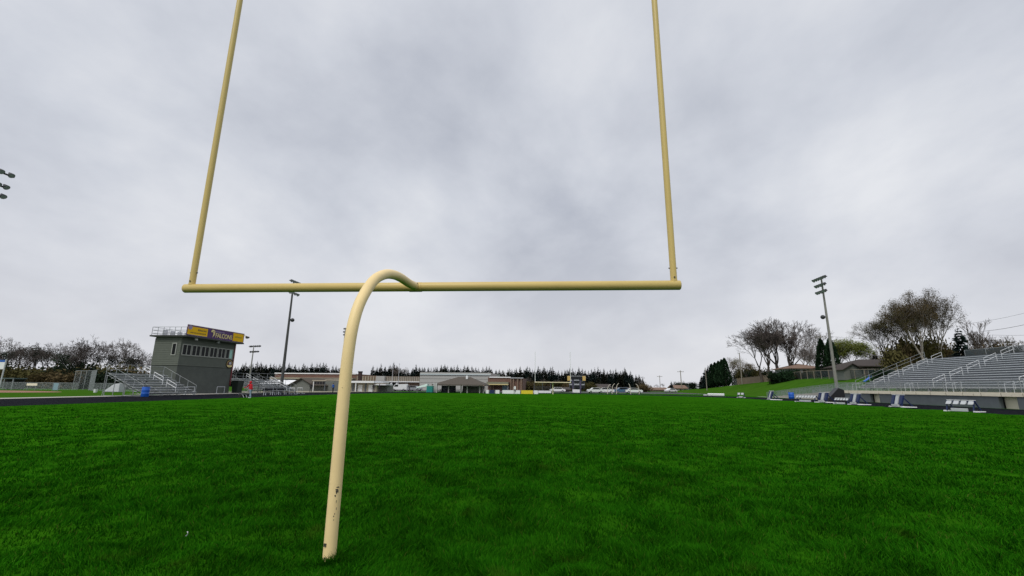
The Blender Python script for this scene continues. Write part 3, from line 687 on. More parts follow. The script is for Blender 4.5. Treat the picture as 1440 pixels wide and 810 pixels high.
# ---------------------------------------------------------------- light poles
def light_pole(label, x, y, z, h, rows, face, polem, r0_=.24, speaker=None, ls=1.0):
    t = thing('light_pole', label, 'light pole', (x, y, z), face, 'floodlight poles')   # local -x faces the field
    MB().tube([(0, 0, 0), (0, 0, h * .35), (0, 0, h)], [r0_, r0_ * .85, r0_ * .5], 14).build('pole', polem, t, True)
    for (dz, half, nl) in rows:
        zc = h - dz
        MB().bar((-.18, -half, zc), (-.18, half, zc), .12).build('crossarm', LAMP, t)
        for k in range(nl):
            yy = -half + 2 * half * (k + .5) / nl + random.uniform(-.05, .05)
            b = MB(); d = Vector((-.72, random.uniform(-.15, .15), -.7)).normalized(); p = Vector((-.3, yy, zc + .1))
            b.tube([p - d * .22, p - d * .08, p + d * .18, p + d * .22], [.08 * ls, .16 * ls, .30 * ls, .31 * ls], 12); l_ = b.build('lamp', LAMP, t, True)
            b = MB(); b.tube([p + d * .221, p + d * .235], [.27 * ls, .27 * ls], 12); b.build('lens', LENS, l_)
    if speaker:
        b = MB(); b.ball((-.62, 0, speaker), .36, 12, 8); s_ = b.build('loudspeaker', LAMP, t, True)
        MB().bar((-.1, 0, speaker), (-.5, 0, speaker + .05), .08).build('bracket', LAMP, s_)
    return t
R3 = ((.0, 1.9, 6), (1.15, 1.45, 5), (2.3, 1.45, 5))
light_pole('tall grey floodlight pole standing between the farther left bleacher and track', -48.3, 78.3, 0, 20.3, ((0, 1.7, 4), (2.2, 1.7, 4)), math.pi, DARKPOLE, .28, 13.1)
light_pole('tall weathered floodlight pole with three lamp rows at the hillside bleachers', 46.2, 78.3, 1.4, 18.6, R3, 0.0, STEELPOLE, .25, 12.0)
light_pole('floodlight pole beyond the left edge with only its lamps showing', -48.6, 31.9, 0, 19.4, ((-.2, 1.5, 4), (1.0, 1.3, 4), (1.9, 1.3, 4)), math.pi, STEELPOLE, .28, None, .78)
a = P(357, 487, 118); light_pole('slim far floodlight pole with two flat lamp rows behind small bleacher', a.x, 118, 0, a.z, ((0, 2.4, 6), (1.5, 1.9, 5)), R(250), STEELPOLE, .22)
a = P(485.5, 463, 150); light_pole('far floodlight pole mostly hidden behind the near goal post', a.x, 150, 0, a.z + .5, ((.3, .9, 3), (1.4, .9, 3), (2.4, .8, 3)), R(265), STEELPOLE, .26)

# ---------------------------------------------------------------- people
def person(label, loc, rotz, parts, joints, mats, group=None, scale=1.0):
    """joints: name -> (pos, radius, parent); grown as one skin"""
    me = bpy.data.meshes.new('body'); names = list(joints); ix = {n_: i for i, n_ in enumerate(names)}
    vs = [joints[n_][0] for n_ in names]; es = [(ix[joints[n_][2]], ix[n_]) for n_ in names if joints[n_][2]]
    me.from_pydata(vs, es, []); ob = bpy.data.objects.new('body_tmp', me); COL.objects.link(ob)
    ob.modifiers.new('skin', 'SKIN'); s_ = ob.modifiers.new('sub', 'SUBSURF'); s_.levels = 2; s_.render_levels = 2
    for i, n_ in enumerate(names):
        sv = me.skin_vertices[0].data[i]; r_ = joints[n_][1]; sv.radius = (r_, r_) if not hasattr(r_, '__len__') else r_
        sv.use_root = (i == 0)
    dg = bpy.context.evaluated_depsgraph_get(); dg.update(); m2 = bpy.data.meshes.new_from_object(ob.evaluated_get(dg))
    bpy.data.objects.remove(ob)
    m2.materials.clear()
    for q in mats: m2.materials.append(q)
    for p_ in m2.polygons: p_.material_index = parts(p_.center); p_.use_smooth = True
    t = thing('person', label, 'person', loc, rotz, group); t.scale = (scale,) * 3
    bo_ = bpy.data.objects.new('body', m2); COL.objects.link(bo_); bo_.parent = t
    return t, bo_
def stand_joints(stride=.0, lean=0.0, armf=.1, armb=.1):
    j = {}
    j['pelvis'] = ((0, 0, .93), (.15, .11), None)
    j['waist'] = ((0, lean * .2, 1.08), (.145, .105), 'pelvis'); j['chest'] = ((0, lean * .6, 1.30), (.17, .12), 'waist'); j['upper'] = ((0, lean * .85, 1.42), (.14, .10), 'chest')
    j['neck'] = ((0, lean, 1.50), .058, 'upper'); j['chin'] = ((0, lean + .03, 1.57), .07, 'neck'); j['head'] = ((0, lean + .025, 1.66), .098, 'chin'); j['top'] = ((0, lean, 1.74), .07, 'head')
    for s, n_ in ((-1, 'l'), (1, 'r')):
        st = stride * s
        j['hip' + n_] = ((s * .10, 0, .88), .095, 'pelvis'); j['knee' + n_] = ((s * .11, st * .5 + .03, .49), .065, 'hip' + n_); j['ank' + n_] = ((s * .11, st, .09), .045, 'knee' + n_); j['toe' + n_] = ((s * .12, st + .16, .035), .035, 'ank' + n_)
        af = armf if s < 0 else armb
        j['sh' + n_] = ((s * .19, lean * .85, 1.42), .065, 'upper'); j['elb' + n_] = ((s * .25, lean * .6 + af * .4, 1.16), .05, 'sh' + n_); j['wr' + n_] = ((s * .25, lean * .5 + af, .95 + abs(af) * .25), .036, 'elb' + n_); j['hand' + n_] = ((s * .25, lean * .5 + af + .06, .88 + abs(af) * .25), .04, 'wr' + n_)
    return j
def std_parts(c):
    if c.z > 1.53: return 0
    if c.z > .90 or abs(c.x) > .19:
        return 0 if (abs(c.x) > .19 and c.z < .93) else 1
    return 2 if c.z > .11 else 3
def hair_cap(t, lean=0, z=1.70, m=None):
    b = MB(); b.ball((0, lean - .012, z), .105, 12, 8, (1, 1.05, .85)); b.build('hair', m or HAIR, t, True)
# walker in red hooded top bending forward on the left of the track
jr = stand_joints(.22, .20, .55, .50)
jr['chest'] = (jr['chest'][0], (.21, .17), 'waist'); jr['waist'] = (jr['waist'][0], (.18, .15), 'pelvis')
t, bo_ = person('person in a red hooded top and pale jeans walking on the track', (*G(351.5, 560)[:2], 0), R(78), std_parts, jr, [SKIN, RED, JEANS, WHITE], scale=1.0)
for p_ in bo_.data.polygons:
    if p_.center.z > 1.10 and p_.material_index == 0 and not (p_.center.y > .28 and 1.56 < p_.center.z < 1.72 and abs(p_.center.x) < .07): p_.material_index = 1
    if p_.material_index == 0 and abs(p_.center.x) > .17 and p_.center.z > 1.02 and p_.center.y < .55: p_.material_index = 1
b = MB(); b.ball((0, .165, 1.66), .125, 14, 10, (1, 1.0, 1.12)); b.build('hood', RED, t, True)
# little push cart in front
pc = thing('push_cart', 'thin wheeled push cart in front of the person in red', 'cart', (*G(342, 559)[:2], 0), R(78))
MB().tube([(0, -.75, 1.0), (0, -.35, .55), (0, .35, .35)], .02, 6).build('handle', ALU, pc, True)
MB().box(-.25, .25, -.1, .5, .3, .5).build('tray', GREYC, pc)
for x in (-.28, .28):
    MB().tube([(x - .03, .2, .2), (x + .03, .2, .2)], .2, 14).build('wheel', TYRE, pc, True)
MB().tube([(.2, -.1, .3), (.2, -.3, .02)], .02, 6).build('leg', ALU, pc); MB().tube([(-.2, -.1, .3), (-.2, -.3, .02)], .02, 6).build('leg', ALU, pc)
def small_person(px, py, label, mats, rot, st=.12, lean=.02, sc_=1.0, depth=None):
    g_ = G(px, py) if depth is None else P(px, py, depth); g_.z = 0
    t, _ = person(label, (g_.x, g_.y, 0), rot, std_parts, stand_joints(st, lean, .08, .05), mats, 'people at the far end', sc_); hair_cap(t, lean)
small_person(436.5, 552, 'dark clothed person standing near the gabled grey building', [SKIN, BLACKC, BLACKC, BLACKP], R(20), depth=84)
small_person(468, 552, 'person in a bright blue jacket by the flat grey building', [SKIN, BLUEC, BLACKC, BLACKP], R(60), .05, .06, 1.0, 88)
small_person(525, 551.5, 'person in black top and grey shorts outside the white doors', [SKIN, BLACKC, GREYC, WHITE], R(10), depth=95)
small_person(533, 551, 'taller person in all black right of the white doors', [SKIN, BLACKC, BLACKC, BLACKP], R(-20), depth=95)
small_person(680, 552.5, 'dark clothed person at the right corner of the hip roofed pavilion', [SKIN, BLACKC, GREYC, BLACKP], R(190), depth=93)
small_person(575.5, 552, 'grey clothed person between white van and teal shed', [SKIN, GREYC, BLACKC, BLACKP], R(100), depth=93)
small_person(724, 553, 'person in white shirt by the low white boards', [SKIN, WHITE, BLACKC, BLACKP], R(150), depth=92)

# ---------------------------------------------------------------- buildings at the far end
def Za(px, py, Y): return P(px, py, Y).z
def bbox(name, px0, px1, ytop, Y, depth, m, parent, o, zb=0.0, zt=None):
    x0, x1 = Xa(px0, Y), Xa(px1, Y); z1 = zt if zt is not None else Za((px0 + px1) / 2, ytop, Y)
    return MB().box(x0 - o.x, x1 - o.x, Y - o.y, Y + depth - o.y, zb, z1).build(name, m, parent)
def panel(name, px0, px1, y0, y1, Y, m, parent, o, proud=.12, zb=None):
    x0, x1 = Xa(px0, Y), Xa(px1, Y); za = Za((px0 + px1) / 2, y1, Y) if zb is None else zb; zt = Za((px0 + px1) / 2, y0, Y)
    return MB().box(x0 - o.x, x1 - o.x, Y - proud - o.y, Y - .004 - o.y, max(za, 0.0), zt).build(name, m, parent)
def ribs(name, px0, px1, y0, y1, Y, m, parent, o, n, proud=.2, fill=.35):
    b = MB(); x0, x1 = Xa(px0, Y), Xa(px1, Y); za, zt = Za((px0 + px1) / 2, y1, Y), Za((px0 + px1) / 2, y0, Y); w = (x1 - x0) / n
    for k in range(n): b.box(x0 + k * w - o.x, x0 + (k + fill) * w - o.x, Y - proud - o.y, Y - .004 - o.y, za, zt)
    return b.build(name, m, parent)

# the school: one long building stepping through brick, ribbed and pale panel wings
YS = 150.0; so = Vector((Xa(400, YS), YS, 0))
sch = thing('school_building', 'long low school of brown brick and pale panels behind the field', 'school', so)
bbox('brick_wing', 385, 500, 525.5, YS + 12, 14, BRICK, sch, so)
panel('roof_edge', 385, 500, 524.6, 526, YS + 12, WHITE, sch, so, .3)
panel('canopy_fascia', 385, 500, 531.2, 533.2, YS + 12, TANW, sch, so, 3.0)
for px in (430, 464): bbox('roof_unit', px - 4, px + 4, 524.5, YS + 12.5, 3, PADW, sch, so, Za(px, 528, YS + 12.5))
bbox('brown_wing', 500, 528, 528.4, YS + 6, 14, BRICKT, sch, so)
ribs('pilaster', 502, 528, 529, 536, YS + 6, TANW, sch, so, 7)
bbox('ribbed_wing', 528, 591, 529.4, YS, 18, BRICKT, sch, so)
panel('ribbed_band', 528, 591, 529.6, 536.4, YS, mat('weathered_rib_panel', (.30, .27, .22), .85, .15, .5), sch, so, .3)
ribs('rib', 540, 591, 529.8, 536.2, YS - .3, mat('dark_rib', (.12, .105, .09), .85, .2), sch, so, 20, .1, .3)
panel('fascia', 528, 591, 536.2, 537.4, YS, WHITE, sch, so, 1.2)
for px in (543.5, 551, 559): 
    panel('column', px - 1, px + 1, 537.3, 552, YS, WHITE, sch, so, .9)
for px in (537, 547, 555): panel('window', px - 2.5, px + 2.5, 538.5, 546, YS, GLASS, sch, so, .05)
bbox('stair_block', 528, 540, 528.8, YS - 1.2, 4, PALEW, sch, so)
bbox('pale_gymnasium', 590, 690, 526.8, YS - 4, 26, PALEW, sch, so, 0, 5.7)
panel('roof_edge', 590, 690, 526.0, 527.3, YS - 4, mat('pale_blue_flashing', (.50, .58, .60), .5, .05), sch, so, .3)
panel('wall_seam', 590, 690, 532.5, 532.9, YS - 4, mat('grey_seam', (.24, .24, .23), .8, .1), sch, so, .05); panel('wall_seam', 590, 690, 538, 538.3, YS - 4, mat('grey_seam', (.24, .24, .23)), sch, so, .05)
bbox('entrance_wing', 686, 720, 530.8, YS - 10, 22, BRICK, sch, so)
panel('parapet', 688, 718, 529.8, 531.2, YS - 10, WHITE, sch, so, .25)
panel('entrance_canopy', 686, 716, 537.2, 541, YS - 10, mat('olive_canopy', (.20, .20, .14), .7, .1), sch, so, 3.0)
panel('canopy_edge', 686, 715, 540.4, 541.2, YS - 13.02, CREAM, sch, so, .2)
for px in (690.5, 694): panel('brick_pier', px - 1, px + 1, 541, 552, YS - 10, BRICKT, sch, so, .4)
dr = panel('glass_door', 706.5, 713, 541.3, 552, YS - 10, mat('pale_glass', (.20, .32, .38), .1, .1, spec=.8), sch, so, .1)
panel('door_frame', 713.1, 715.5, 541, 552, YS - 10, PADW, sch, so, .5)
bbox('brick_tower', 717, 735, 531.6, YS - 11, 20, BRICK, sch, so)
for px in (718.5, 722, 728, 733): panel('brick_pier', px - .9, px + .9, 532.4, 552, YS - 11, BRICKT, sch, so, .5)
panel('tower_cap', 717, 736, 531.0, 532.1, YS - 11, PADW, sch, so, .7)
ch = thing('chimney', 'dark brick chimney rising behind the flat white roof', 'chimney', (Xa(504.5, 140), 140, 0))
zt = Za(504.5, 522, 140); w = Xa(506.7, 140) - Xa(502.6, 140)
MB().box(-w / 2, w / 2, 0, w, 0, zt - .4).build('stack', mat('dark_brick', (.05, .03, .028), .9, .2), ch); MB().box(-w / 2 - .08, w / 2 + .08, -.08, w + .08, zt - .4, zt).build('cap', DARK, ch)
for px in (551, 559.8):
    t = thing('flag_pole', 'thin pale flag pole before the school, %s of two' % ('left' if px < 555 else 'right'), 'flag pole', (Xa(px, 125), 125, 0)); z = Za(px, 512, 125)
    MB().tube([(0, 0, 0), (0, 0, z)], [.09, .05], 8).build('pole', PADW, t, True); MB().ball((0, 0, z + .1), .12, 8, 6).build('finial', PADW, t, True)

# long white-roofed shed behind small bleacher
YW = 112.0; o2 = Vector((Xa(365, YW), YW, 0)); ws = thing('storage_shed', 'low shed with a broad white roof behind the farther bleacher', 'shed', o2)
bbox('wall', 366, 410, 540, YW, 6, GREYB, ws, o2)
x0, x1 = Xa(364, YW) - o2.x, Xa(412, YW) - o2.x; za, zb_ = Za(388, 540.5, YW), Za(388, 534, YW)
b = MB(); b.hexa([(x0, -.6, za), (x1, -.6, za), (x1, 7, za), (x0, 7, za), (x0 + 1, 2.8, zb_), (x1 - 1, 2.8, zb_), (x1 - 1, 3.4, zb_), (x0 + 1, 3.4, zb_)]); b.build('roof', WHITE, ws)
for px in (372, 384, 399): panel('door', px - 2, px + 2, 543, 551, YW, PADW, ws, o2, .06)

# gabled grey building
YG = 100.0; o3 = Vector((Xa(410, YG), YG, 0)); gb = thing('gabled_building', 'grey gable ended building with brown shingle roof beside the track', 'building', o3)
xa, xb, xm = 0, Xa(441, YG) - o3.x, Xa(425, YG) - o3.x; ze, zp = Za(425, 541, YG), Za(425, 532.4, YG)
b = MB(); b.prism([(xa, 0, 0), (xb, 0, 0), (xb, 0, ze), (xm, 0, zp), (xa, 0, ze)], (4.5, 9, 0)); b.build('wall', GREYW, gb)
b = MB(); ov = .5; d = Vector((4.9, 9.8, 0)); f_ = Vector((-.2, -.5, 0)); up_ = Vector((0, 0, .14))
for (p, q) in (((xa - ov, 0, ze - .25), (xm, 0, zp + .05)), ((xm, 0, zp + .05), (xb + ov, 0, ze - .25))):
    p, q = Vector(p) + f_, Vector(q) + f_
    b.hexa([p, q, q + d, p + d, p + up_, q + up_, q + d + up_, p + d + up_])
b.build('roof', SHINGLE, gb)
panel('door', 422.8, 424.2, 543.5, 551, YG, mat('grey_door', (.2, .21, .2), .7, .1), gb, o3, .05)
b = MB(); b.bar((xb - .1, -.12, ze - .25), (xm, -.12, zp - .12), .06, .16); b.bar((xa + .1, -.12, ze - .25), (xm, -.12, zp - .12), .06, .16); b.build('bargeboard', ROOFD, gb)
# flat roofed grey building and pergola
YF = 101.0; o4 = Vector((Xa(455, YF), YF, 0)); fb = thing('flat_roofed_building', 'long flat roofed grey concession building with white doors', 'building', o4)
bbox('grey_wing', 452, 486, 536.2, YF + 2, 7, GREYW, fb, o4)
panel('roof_edge', 440, 487, 533.5, 535.2, YF + 4, TANW, fb, o4, .4)
bbox('tan_wing', 486, 530, 538.3, YF, 8, TANW, fb, o4)
x0, x1 = Xa(482, YF) - o4.x, Xa(529, YF) - o4.x; z0, z1 = Za(505, 538.4, YF), Za(505, 535.6, YF)
MB().box(x0, x1, -1.3, 8.3, z0, z1).build('white_fascia', WHITE, fb)
x0, x1 = Xa(528, YF) - o4.x, Xa(544, YF) - o4.x; MB().box(x0, x1, -.6, 4, Za(536, 541.6, YF), Za(536, 540.2, YF)).build('porch_roof', WHITE, fb)
bbox('porch_wall', 532, 545, 541.7, YF + 2, 4, GREYW, fb, o4)
for px in (507, 521.5):
    d_ = panel('door', px - 2.8, px + 2.8, 541, 552, YF, WHITE, fb, o4, .06); panel('door_handle', px + 1.6, px + 2.0, 546.4, 547, YF - .06, BOLT, d_, o4, .06)
for px in (497, 501.5, 514.5): panel('wall_panel', px - 1.2, px + 1.2, 539, 552, YF, GREYB, fb, o4, .05)
panel('corner_post', 500.2, 501.2, 538.6, 552, YF - 1.1, WHITE, fb, o4, .12)
o5 = Vector((Xa(441, 97), 97, 0)); pg = thing('pergola', 'open porch with dark hanging boards on one white post', 'pergola', o5)
x1 = Xa(457, 97) - o5.x; zt = Za(449, 534.4, 97)
MB().box(-.3, x1 + .3, -.2, 3.5, zt - .22, zt).build('roof', TANW, pg); 
for xx in (0, x1): MB().tube([(xx, 0, 0), (xx, 0, zt - .2)], .09, 8).build('post', WHITE if xx == 0 else GREYB, pg, True)
for k in range(4): MB().box(.2 + k * x1 / 4.2, .2 + (k + .8) * x1 / 4.2, -.1, -.04, zt - .95, zt - .3).build('hanging_board', BLACKC, pg)
# pavilion with hipped roof
YP = 97.0; o6 = Vector((Xa(608, YP), YP, 0)); pv = thing('pavilion', 'open pavilion under a broad brown hipped roof at the far end', 'pavilion', o6)
x0, x1 = 0, Xa(681, YP) - o6.x; zE, zR = Za(645, 540.8, YP), Za(645, 529.4, YP); DP = 9.0
b = MB(); e = [Vector((x0, -.5, zE)), Vector((x1, -.5, zE)), Vector((x1, DP, zE)), Vector((x0, DP, zE))]; ra = Vector((x1 * .42, DP / 2, zR)); rb = Vector((x1 * .66, DP / 2, zR)); dn = Vector((0, 0, -.22))
b.quad(e[0], e[1], rb, ra); b.poly([e[1], e[2], rb]); b.quad(e[2], e[3], ra, rb); b.poly([e[3], e[0], ra])
for i in range(4): b.quad(e[i] + dn, e[(i + 1) % 4] + dn, e[(i + 1) % 4], e[i])
b.quad(e[3] + dn, e[2] + dn, e[1] + dn, e[0] + dn); b.build('roof', SHINGLE, pv)
MB().box(x1 * .60, x1 * .635, 2.6, 3.2, zR - .5, zR + .25).build('roof_vent', WHITE, pv)
for k, f_ in enumerate((.07, .30, .54, .66, .90, .97)):
    MB().box(x1 * f_, x1 * f_ + .22, .3, .52, 0, zE - .22).build('post', mat('pale_post', (.30, .30, .28), .7, .1), pv)
MB().box(x1 * .07 + .25, x1 * .38, 4.0, 4.2, 0, zE - .25).build('back_wall', GREYB, pv); MB().box(x1 * .48, x1 * .92, 6.2, 6.4, 0, zE - .25).build('back_wall', mat('olive_grey_inner_wall', (.22, .24, .2), .8, .1), pv)
MB().box(x1 * .70, x1 * .84, 6.05, 6.19, 1.0, zE - .6).build('serving_window', PALEW, pv)
for k in range(4):
    px = 616 + k * 9.5; t = thing('picnic_table', ('%s dark picnic table under the pavilion roof' % ('first', 'second', 'third', 'fourth')[k]) + ' from the left', 'table', (Xa(px, YP + 1.6), YP + 1.6, 0), random.uniform(-.2, .2), 'picnic tables in the pavilion')
    MB().box(-.9, .9, -.38, .38, .7, .76).build('tabletop', BLACKC, t); 
    for s in (-1, 1):
        MB().box(-.9, .9, s * .75 - .14, s * .75 + .14, .42, .47).build('bench', BLACKC, t)
        MB().bar((s * .6, -.75, 0), (s * .6, .3, .7), .06).build('leg', BLACKC, t); MB().bar((s * .6, .75, 0), (s * .6, -.3, .7), .06).build('leg', BLACKC, t)
# teal shed and its little neighbours
o7 = Vector((Xa(604, 94), 94, 0)); ts = thing('portable_toilet', 'bright teal portable cabin left of the pavilion', 'cabin', o7)
w = (Xa(608, 94) - Xa(600, 94)) / 2; zt = Za(604, 543.2, 94)
MB().box(-w, w, 0, 1.3, .08, zt).build('body', TEAL, ts, bevel=.03); MB().box(-w - .05, w + .05, -.05, 1.35, zt + .002, zt + .12).build('roof', mat('pale_teal', (.2, .45, .4), .5, .05), ts)
MB().box(-w * .7, w * .7, -.04, -.005, .15, zt - .12).build('door', mat('teal_door', (.015, .22, .19), .5, .08), ts); MB().box(-w - .02, w + .02, -.02, 1.32, 0, .078).build('base', BLACKP, ts)
o8 = Vector((Xa(612, 96), 96, 0)); ps = thing('notice_panel', 'pale upright door panel between teal cabin and pavilion', 'panel', o8)
MB().box(-.3, .3, 0, .08, .1, 2.0).build('panel', PALEW, ps); MB().box(-.36, -.3, -.02, .1, 0, 2.1).build('post', WHITE, ps); MB().box(.3, .36, -.02, .1, 0, 2.1).build('post', WHITE, ps)
o8 = Vector((Xa(596, 97), 97, 0)); ps = thing('tent_canopy', 'small pale green canopy left of the teal cabin', 'canopy', o8)
b = MB(); b.hexa([(-1.6, -.8, .9), (1, -.8, 1.3), (1, .8, 1.3), (-1.6, .8, .9), (-1.2, -.5, 1.2), (.9, -.5, 1.9), (.9, .5, 1.9), (-1.2, .5, 1.2)]); b.build('cover', mat('pale_green_tarp', (.45, .58, .52), .6, .08), ps)
for x in (-1.4, .9): MB().tube([(x, 0, 0), (x, 0, 1)], .05, 6).build('leg', PADW, ps)
# low banners at the end of the field
def banner(label, px0, px1, m, Y=92.0, y0=550.4, grp='low boards along the far end'):
    o_ = Vector((Xa(px0, Y), Y, 0)); t = thing('barrier_board', label, 'board', o_, 0, grp); w = Xa(px1, Y) - o_.x
    MB().box(0, w, -.03, .03, .06, .75).build('board', m, t)
    for x in (.05, w - .05): MB().box(x - .03, x + .03, -.06, .12, 0, .8).build('foot', GREYC, t)
banner('short white board at the far end beside the pavilion', 683, 688, WHITE); banner('dark navy board between two white boards', 688.3, 696, NAVY); banner('white board right of the dark navy board', 696.3, 703, WHITE)
banner('long white board in front of the brick entrance', 706, 732, WHITE); banner('yellow board at the far end of the field', 732.4, 750, YELLOWB); banner('last white board left of the far goal post', 750.4, 757, WHITE)
# shelters and scoreboard right of the far goal
o9 = Vector((Xa(750, 112), 112, 0)); bs = thing('bleacher', 'small dark end zone bleacher seen beneath far goal crossbar', 'bleacher', o9, 0, None)
w = Xa(775, 112) - o9.x
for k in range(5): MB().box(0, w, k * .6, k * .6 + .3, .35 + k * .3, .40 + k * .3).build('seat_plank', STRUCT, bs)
for x in (.1, w / 2, w - .1): MB().bar((x, 0, 0), (x, 3, 1.7), .07).build('frame', GREYB, bs); MB().bar((x, 2.9, 0), (x, 2.9, 2.4), .07).build('frame', GREYB, bs)
MB().box(0, w, -.4, -.3, .0, .55).build('front_board', WHITE, bs)
YB = 108.0; o10 = Vector((Xa(811, YB), YB, 0)); sb = thing('scoreboard', 'dark navy scoreboard with gold speaker panels on its top corners', 'scoreboard', o10)
def sp(name, px0, px1, y0, y1, m, y_, par=sb, d=.2):
    x0, x1 = Xa(px0, YB) - o10.x, Xa(px1, YB) - o10.x; return MB().box(x0, x1, y_, y_ + d, max(0, Za(811, y1, YB)), Za(811, y0, YB)).build(name, m, par)
MAUVE = mat('mauve_column', (.07, .06, .11), .6, .1); DISP = mat('score_display', (.010, .011, .014), .4, .2); LGREY = mat('score_light_panel', (.36, .37, .40), .6, .1)
for px in (805.5, 816.2): sp('column', px - .9, px + .9, 529.5, 553, MAUVE, 0)
sp('display_face', 800.5, 822.5, 531.5, 546, GREYB, .25); sp('header_board', 803.5, 818.5, 529.2, 532.6, DISP, -.22)
sp('top_beam', 799, 823, 528.6, 529.1, PADW, -.1)
for px in (800.2, 821.5): sp('gold_panel', px - 2.2, px + 2.2, 528.8, 535.3, mat('faded_gold', (.58, .40, .13), .6, .15, 2.0), -.24)
for i, (a0, a1, y0, y1, m_) in enumerate(((803, 804.4, 533.5, 536, LGREY), (807.2, 814.8, 533.4, 535.4, LGREY), (818, 821, 536.8, 540.2, DISP), (801, 804.5, 536.8, 539.2, DISP), (808, 814, 536.0, 539.2, DISP), (818, 822, 539.9, 541.6, LGREY), (801, 804.4, 539.6, 541.6, LGREY), (807.6, 814.6, 539.5, 541.6, LGREY), (801, 804.6, 542, 545, DISP), (807.6, 814.6, 542, 545.2, DISP), (818, 822.4, 542, 545, DISP))):
    sp('score_panel', a0, a1, y0, y1, m_, -.01 - .002 * i)
sp('white_panel', 805.0, 815, 547.6, 552, WHITE, -.3)

# far houses, right of the scoreboard
def house(label, px0, px1, ybase, yeave, yridge, Y, wallm, roofm, depth=9, zb=0, group='houses beyond the far end', chim=False, win=3, hip=False, dn=0):
    o_ = Vector((Xa(px0, Y), Y, zb)); h = thing('house', label, 'house', o_, 0, group); w = Xa(px1, Y) - o_.x; ze = Za((px0 + px1) / 2, yeave, Y) - zb; zr = Za((px0 + px1) / 2, yridge, Y) - zb
    MB().box(0, w, 0, depth, -.6, ze).build('wall', wallm, h)
    b = MB(); e = [Vector((-.5, -.5, ze - .1)), Vector((w + .5, -.5, ze - .1)), Vector((w + .5, depth + .5, ze - .1)), Vector((-.5, depth + .5, ze - .1))]
    i_ = (depth / 2 if hip else 0); ra = Vector((-.5 + i_, depth / 2, zr)); rb = Vector((w + .5 - i_, depth / 2, zr)); dn_ = Vector((0, 0, -.2))
    b.quad(e[0], e[1], rb, ra); b.poly([e[1], e[2], rb]); b.quad(e[2], e[3], ra, rb); b.poly([e[3], e[0], ra])
    for i in range(4): b.quad(e[i] + dn_, e[(i + 1) % 4] + dn_, e[(i + 1) % 4], e[i])
    b.quad(e[3] + dn_, e[2] + dn_, e[1] + dn_, e[0] + dn_)
    r_ = b.build('roof', roofm, h)
    if chim: MB().box(w * .6, w * .6 + .7, depth / 2 - .3, depth / 2 + .4, zr - .8, zr + .8).build('chimney', BRICK, r_)
    for k in range(win):
        xc = w * (k + .5) / win; ww = min(1.0, w / win * .3); zt = max(ze - .5, .8)
        f = MB().box(xc - ww, xc + ww, -.05, -.003, max(.3, zt - 1.3), zt).build('window', TRIM, h)
        MB().box(xc - ww + .1, xc + ww - .1, -.08, -.0505, max(.4, zt - 1.2), zt - .1).build('pane', GLASS, f)
    dw = MB().box(w * .04, w * .04 + .5, -.04, -.003, 0, min(2.0, ze - .2)).build('door', GREYC, h)
house('two storey grey house between scoreboard and curved poles', 841, 858, 552, 544, 540, 172, GREYC, SHINGLEB, 9, chim=False)
house('low grey house at the foot of the taller grey house', 829, 846, 552, 546, 543.3, 165, GREYB, SHINGLE, 8)
house('low house with a dark flat looking roof behind the blue car', 868, 886, 552, 547.2, 544.6, 150, GREYC, SHINGLEB, 8)
house('long pale bungalow left of the small dark spruce', 910, 938, 553, 547.6, 544.8, 185, TANW, SHINGLET, 9, win=5)
house('small pale house right of the small dark spruce', 948, 966, 552, 545.5, 541.5, 190, PALEW, SHINGLET, 9)
house('low grey building left of the scoreboard', 787, 800, 552, 547, 544.5, 130, GREYC, SHINGLEB, 6, win=2)
# curved pale poles
def curved_pole(px, y0, dxp, label):
    Y = 105; o_ = Vector((Xa(px, Y), Y, 0)); t = thing('curved_pole', label, 'pole', o_, 0, 'curved pale poles at the far end'); h = Za(px, y0, Y); d = Xa(px + dxp, Y) - o_.x
    pts = [(0, 0, 0), (d * .05, 0, h * .45), (d * .22, 0, h * .72), (d * .55, 0, h * .91), (d, 0, h)]
    MB().tube(smooth_path(pts, 4), [.085 - .035 * i / 16 for i in range(17)], 8).build('shaft', mat('faded_pale_paint', (.58, .55, .45), .6, .1), t, True)
    MB().tube([(0, 0, 0), (0, 0, .12)], .2, 10).build('foot', GREYC, t, True)
curved_pole(854, 540.5, 5, 'thin faded curved pole, first from the left'); curved_pole(860.5, 539.5, 4.5, 'pale curved pole bending right, second from the left'); curved_pole(866.5, 539, 4, 'thickest pale curved pole bending right, behind white car')
curved_pole(886.5, 539.5, -2.6, 'pale curved pole bending left beside the low house'); curved_pole(898.5, 540, -4.5, 'pale curved pole bending left, last on the right')

